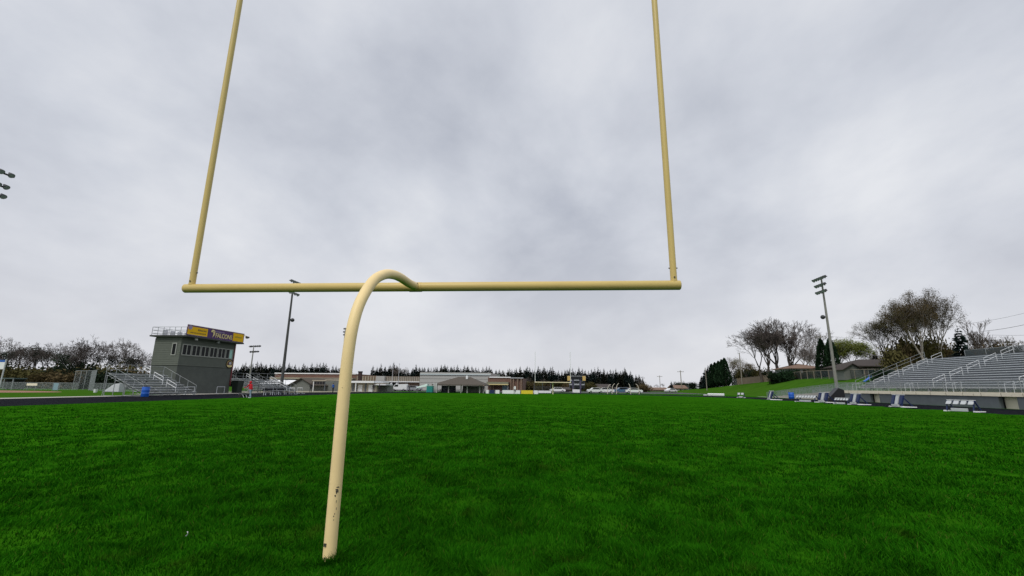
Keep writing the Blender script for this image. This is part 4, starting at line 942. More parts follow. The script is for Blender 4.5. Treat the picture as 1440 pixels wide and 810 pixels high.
# ---------------------------------------------------------------- cars
def car(label, px, Y, length, paint, rotz, kind='car', group='cars parked at the far end'):
    o_ = Vector((Xa(px, Y), Y, 0)); t = thing('parked_car' if kind == 'car' else 'parked_van', label, kind, o_, rotz, group); s = length / 4.5; hw = .86 * s
    if kind == 'car':
        prof = [(-2.2, .35), (-2.25, .75), (-2.05, .95), (-1.35, 1.0), (-.75, 1.42), (.85, 1.45), (1.6, 1.0), (2.15, .92), (2.25, .6), (2.2, .35)]
        win = [(-1.2, 1.0), (-.7, 1.36), (.8, 1.38), (1.4, 1.0)]
    else:
        prof = [(-2.2, .4), (-2.25, .9), (-2.1, 1.05), (-1.6, 1.15), (-1.1, 1.85), (2.1, 1.95), (2.25, 1.8), (2.25, .4)]
        win = [(-1.4, 1.2), (-1.0, 1.72), (-.2, 1.75), (-.2, 1.2)]
    b = MB(); b.prism([(x * s, -hw, z * s) for x, z in prof], (0, 2 * hw, 0)); b.build('body', paint, t, bevel=.06)
    for y in (-hw - .012, hw + .002):
        b = MB(); b.prism([(x * s, y, z * s) for x, z in win], (0, .01, 0)); b.build('side_window', GLASS, t)
    for (x, ) in ((-1.4,), (1.4,)):
        for y in (-hw - .02, hw - .18):
            b = MB(); b.tube([(x * s, y, .32 * s), (x * s, y + .2, .32 * s)], .32 * s, 16); w_ = b.build('wheel', TYRE, t, True)
            b = MB(); b.tube([(x * s, y - .008, .32 * s), (x * s, y + .208, .32 * s)], .17 * s, 10); b.build('rim', CARS, w_, True)
    for y in (-hw * .75, hw * .75):
        MB().box(-2.27 * s, -2.2 * s, y - .15, y + .15, .66 * s, .8 * s).build('headlight', PADW, t); MB().box(2.2 * s, 2.27 * s, y - .15, y + .15, .66 * s, .82 * s).build('tail_light', REDTRIM, t)
car('white car parked right of the flat roofed building', 542, 118, 4.4, CARW, 0)
car('maroon car half hidden behind the white car', 553, 124, 4.2, CARR, R(80))
car('white van in front of the brown brick wing', 562, 118, 4.2, CARW, R(4), 'van')
car('silver car right of the white van', 573, 122, 4.2, CARS, R(10))
car('silver car left of the pale gymnasium wall', 583, 122, 4.2, CARS, R(170))
car('white car low in front of the grey houses', 837, 122, 4.3, CARW, R(8)); car('white car below the thickest curved pole', 852, 124, 4.4, CARW, R(175))
car('dark blue car between the curved poles', 875, 124, 4.6, CARB, R(5)); car('white car at the right end of the parked row', 891, 122, 4.4, CARW, R(178))
car('white car parked left of the scoreboard', 784, 126, 4.3, CARW, R(3)); car('pale car by the small house at the foot of the hill', 943, 160, 4.4, CARW, R(30))

# ---------------------------------------------------------------- hillside stand on the right
YS0, YS1 = 26.0, 69.5
rw = thing('retaining_wall', 'grey painted wall with beige ledge below the hillside bleachers', 'wall', (41, YS0, 0))
def rwb(x0, x1, y0, y1, z0, z1): return (x0 - 41, x1 - 41, y0 - YS0, y1 - YS0, z0, z1)
gaps = [(44.2, 45.9), (61.2, 62.9)]
segs = []; y = YS0
for g0, g1 in gaps: segs.append((y, g0)); y = g1
segs.append((y, YS1))
for a0, a1 in segs: MB().box(*rwb(41, 41.35, a0, a1, 0, 1.08)).build('wall', BLOCKGREY, rw)
for g0, g1 in gaps:
    MB().box(*rwb(41.55, 41.8, g0 - .3, g1 + .3, 0, 1.05)).build('recess_panel', BEIGE, rw)
    MB().box(*rwb(41.02, 41.5, g1 + .002, g1 + .3, .0, 1.05)).build('recess_side', DARK, rw)  # shade on the opening's reveal, painted in as near-black
y = YS0
while y < YS1 - .1:
    y2 = min(YS1, y + 1.95); MB().box(*rwb(40.9, 43.6, y, y2 - .07, 1.085, 1.44)).build('ledge_panel', BEIGE, rw); y = y2
y = YS0 + 1.95; b = MB()
while y < YS1 - .1: b.box(*rwb(40.93, 43.0, y - .068, y - .002, 1.09, 1.40)); y += 1.95
b.build('ledge_joint', DARK, rw)
MB().box(*rwb(41.4, 53.4, YS1 - .3, YS1, 0, 1.08)).build('end_wall', BLOCKGREY, rw)
ROWS, RUN, RISE, XB, ZB = 15, .66, .275, 43.7, 1.95
bl = thing('bleacher', 'large hillside bleacher of long aluminium rows on the right', 'bleacher', (XB, YS0, ZB))
Ln = YS1 - YS0
for r in range(ROWS):
    x, z = RUN * r, RISE * r
    MB().box(x, x + .26, 0, Ln, z - .05, z).build('seat_plank', mat('pale_seat_aluminium', (.70, .735, .77), .45, .14, 1.2, metal=.25, stretch=(1, .3, 1)), bl)
    MB().box(x + .30, x + .62, 0, Ln, z - .18, z - .15).build('foot_plank', ALU, bl)
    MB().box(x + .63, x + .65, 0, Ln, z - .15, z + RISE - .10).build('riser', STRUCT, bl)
fr = MB(); k = 0
while k * 2.4 <= Ln:
    y = min(Ln - .05, k * 2.4 + .05); fr.bar((.1, y, -.25), (RUN * ROWS, y, RISE * ROWS - .25), .08, .1)
    for r in range(0, ROWS + 1, 3): fr.bar((RUN * r + .1, y, -1.9 if r == 0 else -.6), (RUN * r + .1, y, RISE * r - .25), .07)
    k += 1
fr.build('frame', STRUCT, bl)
for ya in (46.8, 56.6, 66.3):
    yl = ya - YS0
    for k in range(0, ROWS - 1, 3):
        g = MB(); a0 = Vector((RUN * k + .3, yl, RISE * k)); a1 = Vector((RUN * (k + 2.1) + .3, yl, RISE * (k + 2.1)))
        for dz in (.5, .88): g.tube([a0 + Vector((0, 0, dz)), a1 + Vector((0, 0, dz))], .027, 6)
        for q in (a0, a1): g.tube([q - Vector((0, 0, .15)), q + Vector((0, 0, .9))], .024, 6)
        g.build('handrail', ALUM, bl)
for yl in (Ln,):
    g = MB()
    for dz in (.45, .9): g.tube([(0, yl + .05, dz), (RUN * ROWS, yl + .05, RISE * ROWS + dz)], .018, 6)
    for k in range(6): g.tube([(RUN * 3 * k, yl + .05, RISE * 3 * k - .3), (RUN * 3 * k, yl + .05, RISE * 3 * k + .92)], .03, 6)
    g.build('end_rail', GALV, bl)
fence('chain_link_fence', 'chain link railing with posts along the front ledge of the bleachers', [(41.15, YS0, 1.45), (41.15, YS1, 1.45)], 1.05, 1.95, LINK, GALV, True, 'railing', None, .028)
zt_ = ZB + RISE * ROWS
fence('chain_link_fence', 'tall fence with dark windscreen behind the top bleacher row', [(53.9, YS0, zt_ - .5), (53.9, 63.5, zt_ - .5)], 1.15, 2.8, link_mat('dark_windscreen_weave', (.045, .06, .065), .07, .50, .0), GALV, True)
fence('chain_link_fence', 'sloping chain link ramp railing going down from the bleachers to the track', [(41.2, 70.0, 1.35), (41.2, 76.0, 1.0), (41.4, 92, -.15)], 1.05, 1.9, LINK, GALV, True, 'railing', None, .028)
fence('chain_link_fence', 'second ramp railing on the uphill side below the light pole', [(44.0, 70.0, 1.5), (44.2, 78.0, 1.0), (43.4, 92, .0)], 1.05, 1.9, LINK, GALV, True, 'railing', None, .028)
rp = MB(); rp.hexa([(41.2, 69.6, 0), (44, 69.6, 0), (44, 92, -.1), (41.2, 92, -.1), (41.2, 69.6, 1.38), (44, 69.6, 1.38), (44, 92, .02), (41.2, 92, .02)]); tag(rp.build('ramp_path', CONC), kind='structure')
# small step rail at the ledge, seen as pale hoops
for i, y in enumerate((46.0, 52.4, 58.2, 67.8)):
    t = thing('hand_rail', 'pale pipe hoop on the front ledge, %s from the near end' % ('first', 'second', 'third', 'fourth')[i], 'rail', (42.6, y, 1.44), 0, 'pipe hoops on the bleacher ledge')
    MB().tube([(0, 0, 0), (0, 0, .85), (.9, 0, 1.05), (.9, 0, .3)], .024, 6).build('rail', ALU, t, True); MB().tube([(0, .8, 0), (0, .8, .85), (.9, .8, 1.05), (.9, .8, .3)], .024, 6).build('rail', ALU, t, True)

# ---------------------------------------------------------------- blocking sleds
def sled(label, px, py, rotz, n, w, style=0, sc_=1.0):
    g_ = G(px, py); t = thing('blocking_sled', label, 'blocking sled', (g_.x, g_.y, 0), rotz, 'football sleds along the right track'); t.scale = (sc_ * .76,) * 3
    # local: pads face -y, skids run along +y
    for s in (-1, 1):
        MB().hexa([(s * w / 2 - .12, -.35, 0), (s * w / 2 + .12, -.35, 0), (s * w / 2 + .12, 1.5, 0), (s * w / 2 - .12, 1.5, 0), (s * w / 2 - .1, -.35, .13), (s * w / 2 + .1, -.35, .13), (s * w / 2 + .1, 1.5, .08), (s * w / 2 - .1, 1.5, .08)]).build('skid', WHITE, t)
    MB().box(-w / 2 * .55, w / 2 * .55, -.42, -.15, .03, .34).build('front_plate', PADW, t, bevel=.03)
    MB().bar((-w / 2, .2, 1.0), (w / 2, .2, 1.0), .1).build('crossbeam', NAVY, t)
    for s in (-1, 1): MB().bar((s * w / 2 * .9, 1.2, .1), (s * w / 2 * .9, .2, 1.1), .1).build('brace', NAVY, t); MB().bar((s * w / 2 * .9, -.2, .1), (s * w / 2 * .9, .15, 1.1), .1).build('upright', NAVY, t)
    for k in range(n):
        xc = -w / 2 + w * (k + .5) / n; pw_ = w / n * .36
        b = MB(); lo, hi = (.35, 1.45) if style == 0 else (.72, 1.08)
        b.hexa([(xc - pw_, -.28, lo), (xc + pw_, -.28, lo), (xc + pw_, .0, lo), (xc - pw_, .0, lo), (xc - pw_, .12, hi), (xc + pw_, .12, hi), (xc + pw_, .42, hi), (xc - pw_, .42, hi)])
        pd = b.build('pad', NAVY if (style == 0 and k in (0, n - 1)) else PADW, t, bevel=.05)
        MB().box(xc - pw_ * 1.05, xc + pw_ * 1.05, .08, .46, hi + .001, hi + .07).build('pad_top', mat('worn_white_vinyl', (.60, .61, .62), .5, .1), pd, bevel=.03)
sled('wide sled with white topped pads on navy legs, nearest the bleachers', 1352, 579, R(-62), 4, 2.3, 1, 1.0)
sled('navy and white two pad sled in front of the grey wall', 1263, 572.5, R(-84), 3, 1.7, 0, 1.0)
sled('navy sled left of the first beige wall recess', 1203, 569, R(-82), 3, 1.7, 0, 1.0)
sled('low dark sled with a row of small white pads', 1184, 568.5, R(-60), 5, 2.4, 1, .78)
sled('navy sled with white top beside the black box', 1158, 566, R(-80), 3, 1.9, 0, 1.05)
sled('long sled with many small white pads near the ramp', 1134, 565.3, R(-65), 7, 3.6, 1, .95)
sled('tilted white sled standing alone below the hill', 1084, 562.2, R(-95), 3, 1.5, 0, 1.1)
sled('small far sled on the track bend', 1042, 559.3, R(-30), 2, 1.5, 1, .95)
g_ = G(1178, 565.5); eb = thing('equipment_box', 'black slant topped box among the blocking sleds', 'box', (g_.x, g_.y, 0), R(-10))
b = MB(); b.prism([(-.9, 0, 0), (.9, 0, 0), (.9, 0, 1.5), (.3, 0, 1.75), (-.9, 0, .5)], (0, 1.3, 0)); b.build('body', BLACKP, eb, bevel=.04)
MB().bar((-.93, -.04, .5), (.28, -.04, 1.76), .06).build('edge', GREYC, eb)
g_ = G(1007, 556.8); lp = thing('landing_mat', 'low white padded mat lying on the far track bend', 'mat', (g_.x, g_.y, 0), R(-20))
MB().box(-1.6, 1.6, -.8, .8, .01, .5).build('mat', WHITE, lp, bevel=.1); MB().box(-2.4, -1.65, -.6, .6, .01, .28).build('wedge', PADW, lp, bevel=.05); MB().box(-1.62, 1.62, -.82, .82, .2, .24).build('strap', NAVY, lp)
# dark benches and hurdles near left pole
def bench(label, px, py, rot=0):
    g_ = G(px, py); t = thing('team_bench', label, 'bench', (g_.x, g_.y, 0), rot, 'dark benches below the left light pole')
    MB().box(-.2, .2, -1.3, 1.3, .43, .48).build('seat', BLACKC, t); MB().box(-.26, -.22, -1.3, 1.3, .6, .9).build('backrest', BLACKC, t)
    for y in (-1.0, 1.0): MB().bar((.1, y, 0), (.0, y, .43), .06).build('leg', ALU, t); MB().bar((-.2, y, 0), (-.24, y, .9), .06).build('leg', ALU, t)
bench('dark bench in front of the farther left bleacher, left one', 379, 555.6); bench('dark bench in front of the farther left bleacher, middle one', 388, 555.0); bench('dark bench right beside the left light pole', 396, 554.8)
def hurdle(label, px, py):
    g_ = G(px, py); t = thing('hurdle', label, 'hurdle', (g_.x, g_.y, 0), R(-20), 'hurdles beside the left track')
    MB().box(-.6, .6, -.02, .02, .9, .98).build('top_board', WHITE, t)
    for s in (-1, 1): MB().tube([(s * .55, 0, 0), (s * .55, 0, .92)], .025, 6).build('leg', ALU, t); MB().tube([(s * .55, 0, .03), (s * .55, .6, .03)], .025, 6).build('foot', ALU, t)
hurdle('white topped hurdle left of the dark clothed person, near one', 410, 554.3); hurdle('white topped hurdle left of the dark clothed person, far one', 421, 553.8)

# ---------------------------------------------------------------- trees
def grow(seed, height, spread=.9, depth=6, trunk_r=.35, split=(2, 3), up=.25, lenf=.74, first=.28, forks=1, droop=0.0, jit=.45, twigs=True, min_r=.008):
    """a branching tree: thick wood list and twig list of (a, b, ra, rb)"""
    rnd = random.Random(seed); wood = []; twig = []; tips = []
    def rec(p, d, l, r, lev):
        steps = 3 if lev < 3 else 2; q = p; dd = d.copy()
        for s in range(steps):
            dd = (dd + Vector((rnd.uniform(-1, 1), rnd.uniform(-1, 1), rnd.uniform(-.6, .8))) * jit * .35 + Vector((0, 0, (up if lev < 4 else -droop) * .25))).normalized()
            q2 = q + dd * (l / steps); ra = r * (1 - .35 * s / steps); rb = r * (1 - .35 * (s + 1) / steps)
            (wood if lev <= 2 else twig).append((q, q2, max(ra, min_r), max(rb, min_r * .8))); q = q2
            if lev >= 2 and lev < depth and rnd.random() < .6:
                sd = (dd + dd.orthogonal().normalized().copy() * 0 + Vector((rnd.uniform(-1, 1), rnd.uniform(-1, 1), rnd.uniform(-.3, .7))) * 1.0 * spread).normalized()
                rec(q, sd, l * rnd.uniform(.4, .65), rb * .5, lev + 2)
        if lev >= depth: tips.append(q); return
        nk = rnd.choice(split) if lev else max(forks, split[0])
        a0 = rnd.uniform(0, 6.28); side = dd.orthogonal().normalized()
        for k in range(nk):
            rot = Quaternion(dd, a0 + k * 6.283 / nk + rnd.uniform(-.5, .5)); sp_a = spread * rnd.uniform(.35, .75)
            nd = (dd + (rot @ side) * sp_a).normalized()
            rec(q, nd, l * lenf * rnd.uniform(.8, 1.2), r * .65 * (.7 if nk > 2 else .85), lev + 1)
    rec(Vector((0, 0, 0)), Vector((rnd.uniform(-.06, .06), rnd.uniform(-.06, .06), 1)), height * first, trunk_r, 0)
    zm = max((s[1].z for s in twig + wood), default=1); k = height / zm
    sc_ = lambda L: [(a * k, b * k, ra, rb) for a, b, ra, rb in L]
    return sc_(wood), sc_(twig), [t * k for t in tips]
def segs_mesh(name, segs, n, m):
    b = MB()
    for a, c, ra, rb in segs:
        if (c - a).length < 1e-4: continue
        b.tube([a, c], [ra, rb], n, False)
    return b.mesh(name, m, n > 4)
def leaf_cloud(rnd, centers, per, rad, size, flat=.7):
    b = MB()
    for c in centers:
        for _ in range(per):
            p = Vector(c) + Vector((rnd.gauss(0, rad), rnd.gauss(0, rad), rnd.gauss(0, rad * flat)))
            u = Vector((rnd.gauss(0, 1), rnd.gauss(0, 1), rnd.gauss(0, 1))).normalized(); v = u.orthogonal().normalized(); s = size * rnd.uniform(.5, 1.3)
            b.quad(p - u * s, p - v * s * .6, p + u * s, p + v * s * .6)
    return b
def tree_protos(kind, seed, **kw):
    """returns list of (part name, mesh)"""
    rnd = random.Random(seed)
    tw = kw.pop('twigm', TWIG); bk = kw.pop('bark', BARK); lf = kw.pop('leaf', None); per = kw.pop('per', 6); lr = kw.pop('lrad', .5); ls = kw.pop('lsize', .12); frac = kw.pop('frac', 1.0)
    w, t, tips = grow(seed, **kw)
    parts = [('trunk', segs_mesh('trunk', w, 8, bk)), ('crown', segs_mesh('crown', t, 3, tw))]
    if lf: parts.append(('foliage', leaf_cloud(rnd, [p for p in tips if rnd.random() < frac], per, lr, ls).mesh('foliage', lf)))
    return parts
def place(name, label, cat, parts, loc, s, rot, group, sz=None):
    t = thing(name, label, cat, loc, rot, group); t.scale = (s, s, sz or s)
    for n_, me in parts:
        o_ = bpy.data.objects.new(n_, me); COL.objects.link(o_); o_.parent = t
    return t
def conifer_parts(seed, h=10.0, r=2.2, levels=20, per=9, needle=NEEDLE, base=.08, ragged=.35):
    rnd = random.Random(seed); b = MB(); tr = MB(); tr.tube([(0, 0, 0), (0, 0, h * .98)], [.18, .02], 7)
    for k in range(levels):
        f = k / (levels - 1); z = h * (base + (1 - base) * f); rr_ = r * (1 - f) ** .74 * rnd.uniform(1 - ragged, 1 + ragged * .4) + .08
        for q in range(per if f < .8 else 5):
            a = rnd.uniform(0, 6.283); l = rr_ * rnd.uniform(.6, 1.1); dz = -l * rnd.uniform(.05, .35); w = l * rnd.uniform(.2, .36) + .1
            d = Vector((math.cos(a), math.sin(a), 0)); s = Vector((-d.y, d.x, 0)); p0 = Vector((0, 0, z)); p1 = p0 + d * l + Vector((0, 0, dz)); pm = p0 + d * l * .55 + Vector((0, 0, dz * .3 + rnd.uniform(-.1, .15)))
            b.quad(p0, pm - s * w, p1, pm + s * w)
            dr_ = Vector((0, 0, -w * rnd.uniform(.8, 1.6))); b.quad(p0 + d * l * .1, pm + dr_ * .3 + s * w * .3, p1 + dr_ * .4, pm + dr_)
    b.quad((-.06, 0, h * .93), (.06, 0, h * .93), (.02, 0, h * 1.03), (-.02, 0, h * 1.03))
    return [('trunk', tr.mesh('trunk', BARKD)), ('crown', b.mesh('crown', needle))]
CON = [conifer_parts(100 + i, 10, random.uniform(2.3, 3.1), random.randint(24, 30), 15, NEEDLE if i % 3 else NEEDLE2) for i in range(7)]
def top_y(x):
    pts = [(325, 520), (345, 511), (380, 513), (400, 514), (430, 513), (455, 514), (478, 517), (500, 521), (520, 517), (535, 514), (555, 513), (566, 519), (590, 516), (620, 515), (660, 516), (690, 517), (702, 520), (720, 518), (760, 517), (790, 521), (820, 519), (850, 520), (880, 521), (895, 526), (910, 538)]
    return float(np.interp(x, [p[0] for p in pts], [p[1] for p in pts]))
GR = [(0, 480, 'dark spruce in the row behind the gabled grey building', 'spruces behind the gabled building'), (480, 592, 'dark spruce in the row behind the ribbed brick wing', 'spruces behind the brick wing'),
      (592, 742, 'dark spruce in the even row above the pale gymnasium roof', 'spruces above the gymnasium'), (742, 1000, 'dark spruce in the dense belt behind scoreboard and far goal', 'spruces behind the scoreboard')]
x = 328.0; i = 0; rc = random.Random(4)
while x < 908:
    if not (495 < x < 521) and not (704 < x < 709):
        Y = 205 + rc.uniform(-12, 14); zt = Za(x, top_y(x) + rc.uniform(-4.0, 2.2), Y); gname = [g for g in GR if g[0] <= x < g[1]][0]
        place('spruce_tree', gname[2], 'tree', CON[i % 7], (Xa(x, Y), Y, 0), zt / 10 * 1.12, rc.uniform(0, 6.28), gname[3], zt / 10)
        i += 1
    x += rc.uniform(3.4, 6.4) if x < 742 else rc.uniform(3.0, 5.0)
x = 331
while x < 742:   # a fuller rank behind the first
    if not (497 < x < 519):
        Y = 222 + rc.uniform(-5, 5); zt = Za(x, top_y(x) + rc.uniform(0, 5), Y); gname = [g for g in GR if g[0] <= x < g[1]][0]
        place('spruce_tree', gname[2], 'tree', CON[i % 7], (Xa(x, Y), Y, 0), zt / 10 * 1.5, rc.uniform(0, 6.28), gname[3], zt / 10); i += 1
    x += rc.uniform(6, 9.5)
x = 745
while x < 912:   # second, lower rank
    Y = 190 + rc.uniform(-6, 6); zt = Za(x, top_y(x) + rc.uniform(2, 9), Y); place('spruce_tree', 'dark spruce in the dense belt behind scoreboard and far goal', 'tree', CON[i % 7], (Xa(x, Y), Y, 0), zt / 10 * 1.3, rc.uniform(0, 6.28), GR[3][3], zt / 10); i += 1
    x += rc.uniform(6, 9)

BARE = [tree_protos('bare', 31 + k, height=14, spread=.95, depth=7, trunk_r=.26, up=.35, first=.30, twigm=TWIG, min_r=.021) for k in range(4)]
# bare trees mixed among and right of the spruces
for (px, ty, Y, lab) in ((556, 514.5, 196, 'leafless grey tree among the spruces over the brick wing'), (563, 516, 197, 'slim leafless tree at the right end of the brick wing spruces'), (706, 522, 198, 'pale leafless tree in the gap of the spruce row'), (742, 530, 165, 'low brown leafless tree right of the brick tower'), (760, 532, 168, 'low brown leafless tree left of the far goal post'), (783, 533, 166, 'low brown leafless tree behind the far crossbar'),
                         (902, 529, 185, 'leafless tree at the right end of the spruce belt'), (922, 540, 230, 'tiny leafless tree over the long pale bungalow'), (934, 539, 232, 'tiny leafless tree left of the small dark spruce'), (955, 539.5, 220, 'small leafless tree over the small pale house'), (480, 516, 192, 'leafless tree left of the near goal post')):
    place('bare_tree', lab, 'tree', BARE[i % 4], (Xa(px, Y), Y, 0), Za(px, ty, Y) / 14, rc.uniform(0, 6), 'leafless trees beyond the far end'); i += 1
place('spruce_tree', 'small dark spruce between the two pale far houses', 'tree', CON[1], (Xa(944.5, 178), 178, 0), Za(944.5, 536, 178) / 10 * 1.25, 1, None, Za(944.5, 536, 178) / 10)
# understory brown scrub below the spruces right of the brick tower
def bush_parts(seed, r=1.0, n=600, leaf=OLIVE, size=.16, flat=.75, clumps=14):
    rnd = random.Random(seed); cs = []
    for k in range(clumps):
        a = rnd.uniform(0, 6.283); q = r * rnd.uniform(.1, .85); cs.append((q * math.cos(a), q * math.sin(a), rnd.uniform(.15, 1.25) * r * flat))
    tr = MB()
    for k in range(5):
        a = k * 1.3; tr.tube([(0, 0, 0), (.5 * r * math.cos(a), .5 * r * math.sin(a), .8 * r * flat)], [.05 * r, .02 * r], 5)
    return [('stem', tr.mesh('stem', BARKD)), ('foliage', leaf_cloud(rnd, cs, n // clumps, r * .26, size * r, .8).mesh('foliage', leaf))]
BU = {'olive': [bush_parts(50 + k, 1, 2600, OLIVE, .085, .75, 24) for k in range(2)], 'brown': [bush_parts(60 + k, 1, 2300, BROWNL, .085, .75, 22) for k in range(2)], 'dark': [bush_parts(70 + k, 1, 2600, IVYL, .085, .75, 24) for k in range(2)], 'yew': [bush_parts(80 + k, 1, 2200, CEDARL, .10, .7, 26) for k in range(2)]}

# left woods
left = [  # px, top y, Y, kind
    (-30, 478, 96, 'b'), (-8, 484, 100, 'b'), (4, 474, 98, 'b'), (20, 480, 98, 'b'), (33, 482, 104, 'b'), (78, 481, 104, 'b'), (92, 477, 102, 'b'), (105, 471, 100, 'b'), (118, 476, 104, 'b'), (132, 481, 102, 'b'), (146, 480, 104, 'b'), (158, 482, 108, 'b'), (172, 479, 104, 'b'), (184, 480, 106, 'b'), (196, 497, 108, 'b'), (206, 503, 112, 'b')]
LN = ('tall leafless tree in the wood behind the ball field', )
BARE2 = [tree_protos('bare', 231 + k, height=14, spread=.9, depth=7, trunk_r=.30, up=.42, first=.32, twigm=TWIGD, bark=BARKD, min_r=.024) for k in range(3)]
for k, (px, ty, Y, kd) in enumerate(left):
    lab = {4: 'tall leafless tree left behind the white sign pole', 105: 'tallest leafless tree in the wood behind the ball field', 172: 'round topped leafless tree nearest the press box', 206: 'low leafless tree touching the press box edge'}.get(px, 'leafless tree in the grey wood beyond the ball field')
    ty += (0, 5, -3, 7, 2)[k % 5] if px not in (4, 105, 172, 206) else -3
    X = Xa(px, Y); h = Za(px, ty, Y)
    place('bare_tree', lab, 'tree', BARE2[k % 3] if k % 2 else BARE[k % 4], (X, Y, 0), h / 14, k * 1.7, 'leafless trees beyond the ball field')
IVT = [tree_protos('ivy', 331 + k, height=10, spread=.8, depth=4, trunk_r=.3, up=.4, first=.35, bark=BARKD, twigm=TWIGD, leaf=IVYL, per=22, lrad=.55, lsize=.16) for k in range(2)]
for k, (px, ty) in enumerate(((-6, 490), (12, 494), (30, 489), (42, 491), (54, 490), (64, 496))):
    Y = 108; place('evergreen_tree', 'dark ivy clad tree in the low gap of the left wood', 'tree', IVT[k % 2], (Xa(px, Y), Y, 0), Za(px, ty, Y) / 10, k * 2.1, 'dark leafy trees in the left wood')
for k, (px, ty) in enumerate(((78, 500), (93, 497), (109, 503), (140, 499), (156, 504), (180, 503), (196, 509))):
    Y = 106; place('evergreen_tree', 'dark leafy tree under the leafless crowns of the left wood', 'tree', IVT[k % 2], (Xa(px, Y), Y, 0), Za(px, ty, Y) / 10, k * 1.3, 'dark leafy trees in the left wood')
for k, px in enumerate(range(-30, 222, 9)):
    Y = 92 + (k * 37 % 11); kd = ('olive', 'dark', 'brown')[k % 3]; r_ = (1.9, 2.3, 2.0)[k % 3] * (1 + .15 * ((k * 7) % 4 - 1)) * 1.15
    lab = {'olive': 'olive green scrub bush at the edge of the left wood', 'dark': 'dark scrub bush at the edge of the left wood', 'brown': 'brown scrub bush at the edge of the left wood'}[kd]
    place('bush', lab, 'bush', BU[kd][k % 2], (Xa(px, Y), Y, 0), r_ * 1.4, k, 'scrub at the edge of the left wood', r_ * (.8, 1.35, 1.0, 1.5, 1.15)[k % 5])
place('spruce_tree', 'dark broad spruce beside the backstop of the ball field', 'tree', conifer_parts(170, 10, 3.4, 26, 16), (Xa(127, 90), 90, 0), Za(127, 509, 90) / 10, 0, None)
for k, px in enumerate((738, 747, 758, 770, 786, 796, 828, 905)):
    Y = 160; place('bush', 'brown scrub below the spruce belt behind the far goal', 'bush', BU['brown' if k % 2 else 'olive'][k % 2], (Xa(px, Y), Y, 0), 2.6, k, 'scrub below the spruce belt', 2.4)

# ball field fences and bits
fence('chain_link_fence', 'low chain link fence along the far side of the ball field', [(Xa(-40, 74), 74), (Xa(110, 78), 78)], 1.3, 3.0, LINK, GALV)
bk0 = Vector((Xa(104, 80), 80, 0)); bk1 = Vector((Xa(133, 74), 74, 0))
fence('backstop_fence', 'tall chain link backstop at the corner of the ball field', [(bk0.x, bk0.y), ((bk0.x + bk1.x) / 2 - 1.5, 79.5), (bk1.x, bk1.y)], 3.6, 1.5, link_mat('thin_chain_link_wire', (.36, .39, .40), .07, .08), GALV, True, 'backstop', None, .05)
fence('chain_link_fence', 'chain link fence between backstop and nearer left bleacher', [(bk1.x, bk1.y), (-62, 66)], 1.3, 3.0, LINK, GALV)
g0 = Vector((Xa(80, 73), 73, 0)); t = thing('screen_panel', 'pale blue upright screen panel in front of the ball field fence', 'screen', g0)
MB().box(-.5, .5, 0, .06, .05, 1.25).build('panel', mat('pale_blue_sheet', (.22, .33, .38), .7, .08), t); MB().box(-.55, -.5, -.05, .1, 0, 1.3).build('frame', GALV, t); MB().box(.5, .55, -.05, .1, 0, 1.3).build('frame', GALV, t)
g0 = Vector((Xa(48, 72.5), 72.5, 0)); t = thing('sign_board', 'small beige board on the ball field fence', 'sign', g0 + Vector((0, -.2, .8)))
MB().box(-1.0, 1.0, -.03, .03, -.02, .38).build('board', BEIGE, t); MB().box(-.8, -.74, -.0, .06, -.8, -.02).build('post', GALV, t); MB().box(.74, .8, -.0, .06, -.8, -.02).build('post', GALV, t)
g0 = Vector((Xa(12, 76), 76, 0)); t = thing('dugout', 'dark low dugout with a flat roof by the ball field fence', 'dugout', g0)
MB().box(-3.2, 1.0, 0, 2.2, 1.9, 2.1).build('roof', mat('teal_grey_roof', (.07, .10, .10), .7, .1), t); MB().box(-3.0, .8, 1.9, 2.1, 0, 1.9).build('back_wall', DARK, t)
for x in (-3, -1, .8): MB().box(x - .06, x + .06, .05, .17, 0, 1.9).build('post', GALV, t)
g0 = G(1.5, 557.5); g0 = Vector((Xa(1.5, 47), 47, 0)); t = thing('sign_pole', 'pale leaning pole with a white sign at the left edge', 'sign', g0)
zt = Za(8, 505, 47); MB().tube([(0, 0, 0), (.0, 0, zt)], .07, 8).build('pole', PADW, t, True); MB().box(-2.6, -.06, -.04, .04, zt - 1.15, zt - .35).build('board', WHITE, t); MB().box(-2.6, -.06, -.05, .05, zt - .34, zt - .1).build('header', BLUEC, t)
g0 = G(137, 545.6); t = thing('white_bucket', 'small white bucket on the grass beyond the track', 'bucket', Vector((Xa(137, 62), 62, 0)))
MB().tube([(0, 0, 0), (0, 0, .5)], [.2, .25], 14).build('body', WHITE, t, True); MB().tube([(-.25, 0, .5), (-.15, 0, .68), (.15, 0, .68), (.25, 0, .5)], .015, 6).build('handle', GALV, t)
# white tent by the bleacher
g0 = Vector((Xa(165, 66), 66, 0)); t = thing('covered_pile', 'pale tarp covered heap behind the nearer left bleacher', 'tarp', g0)
t.scale = (.5, .5, .8); b = MB(); b.hexa([(-3.5, -1, 0), (2, -1, 0), (2, 1.2, 0), (-3.5, 1.2, 0), (-.6, -.5, 1.5), (1.4, -.5, 1.7), (1.4, .7, 1.7), (-.6, .7, 1.5)]); b.build('cover', PADW, t, bevel=.1); MB().bar((-3.4, -1.05, .1), (2, -1.05, .1), .06).build('rope', GALV, t)


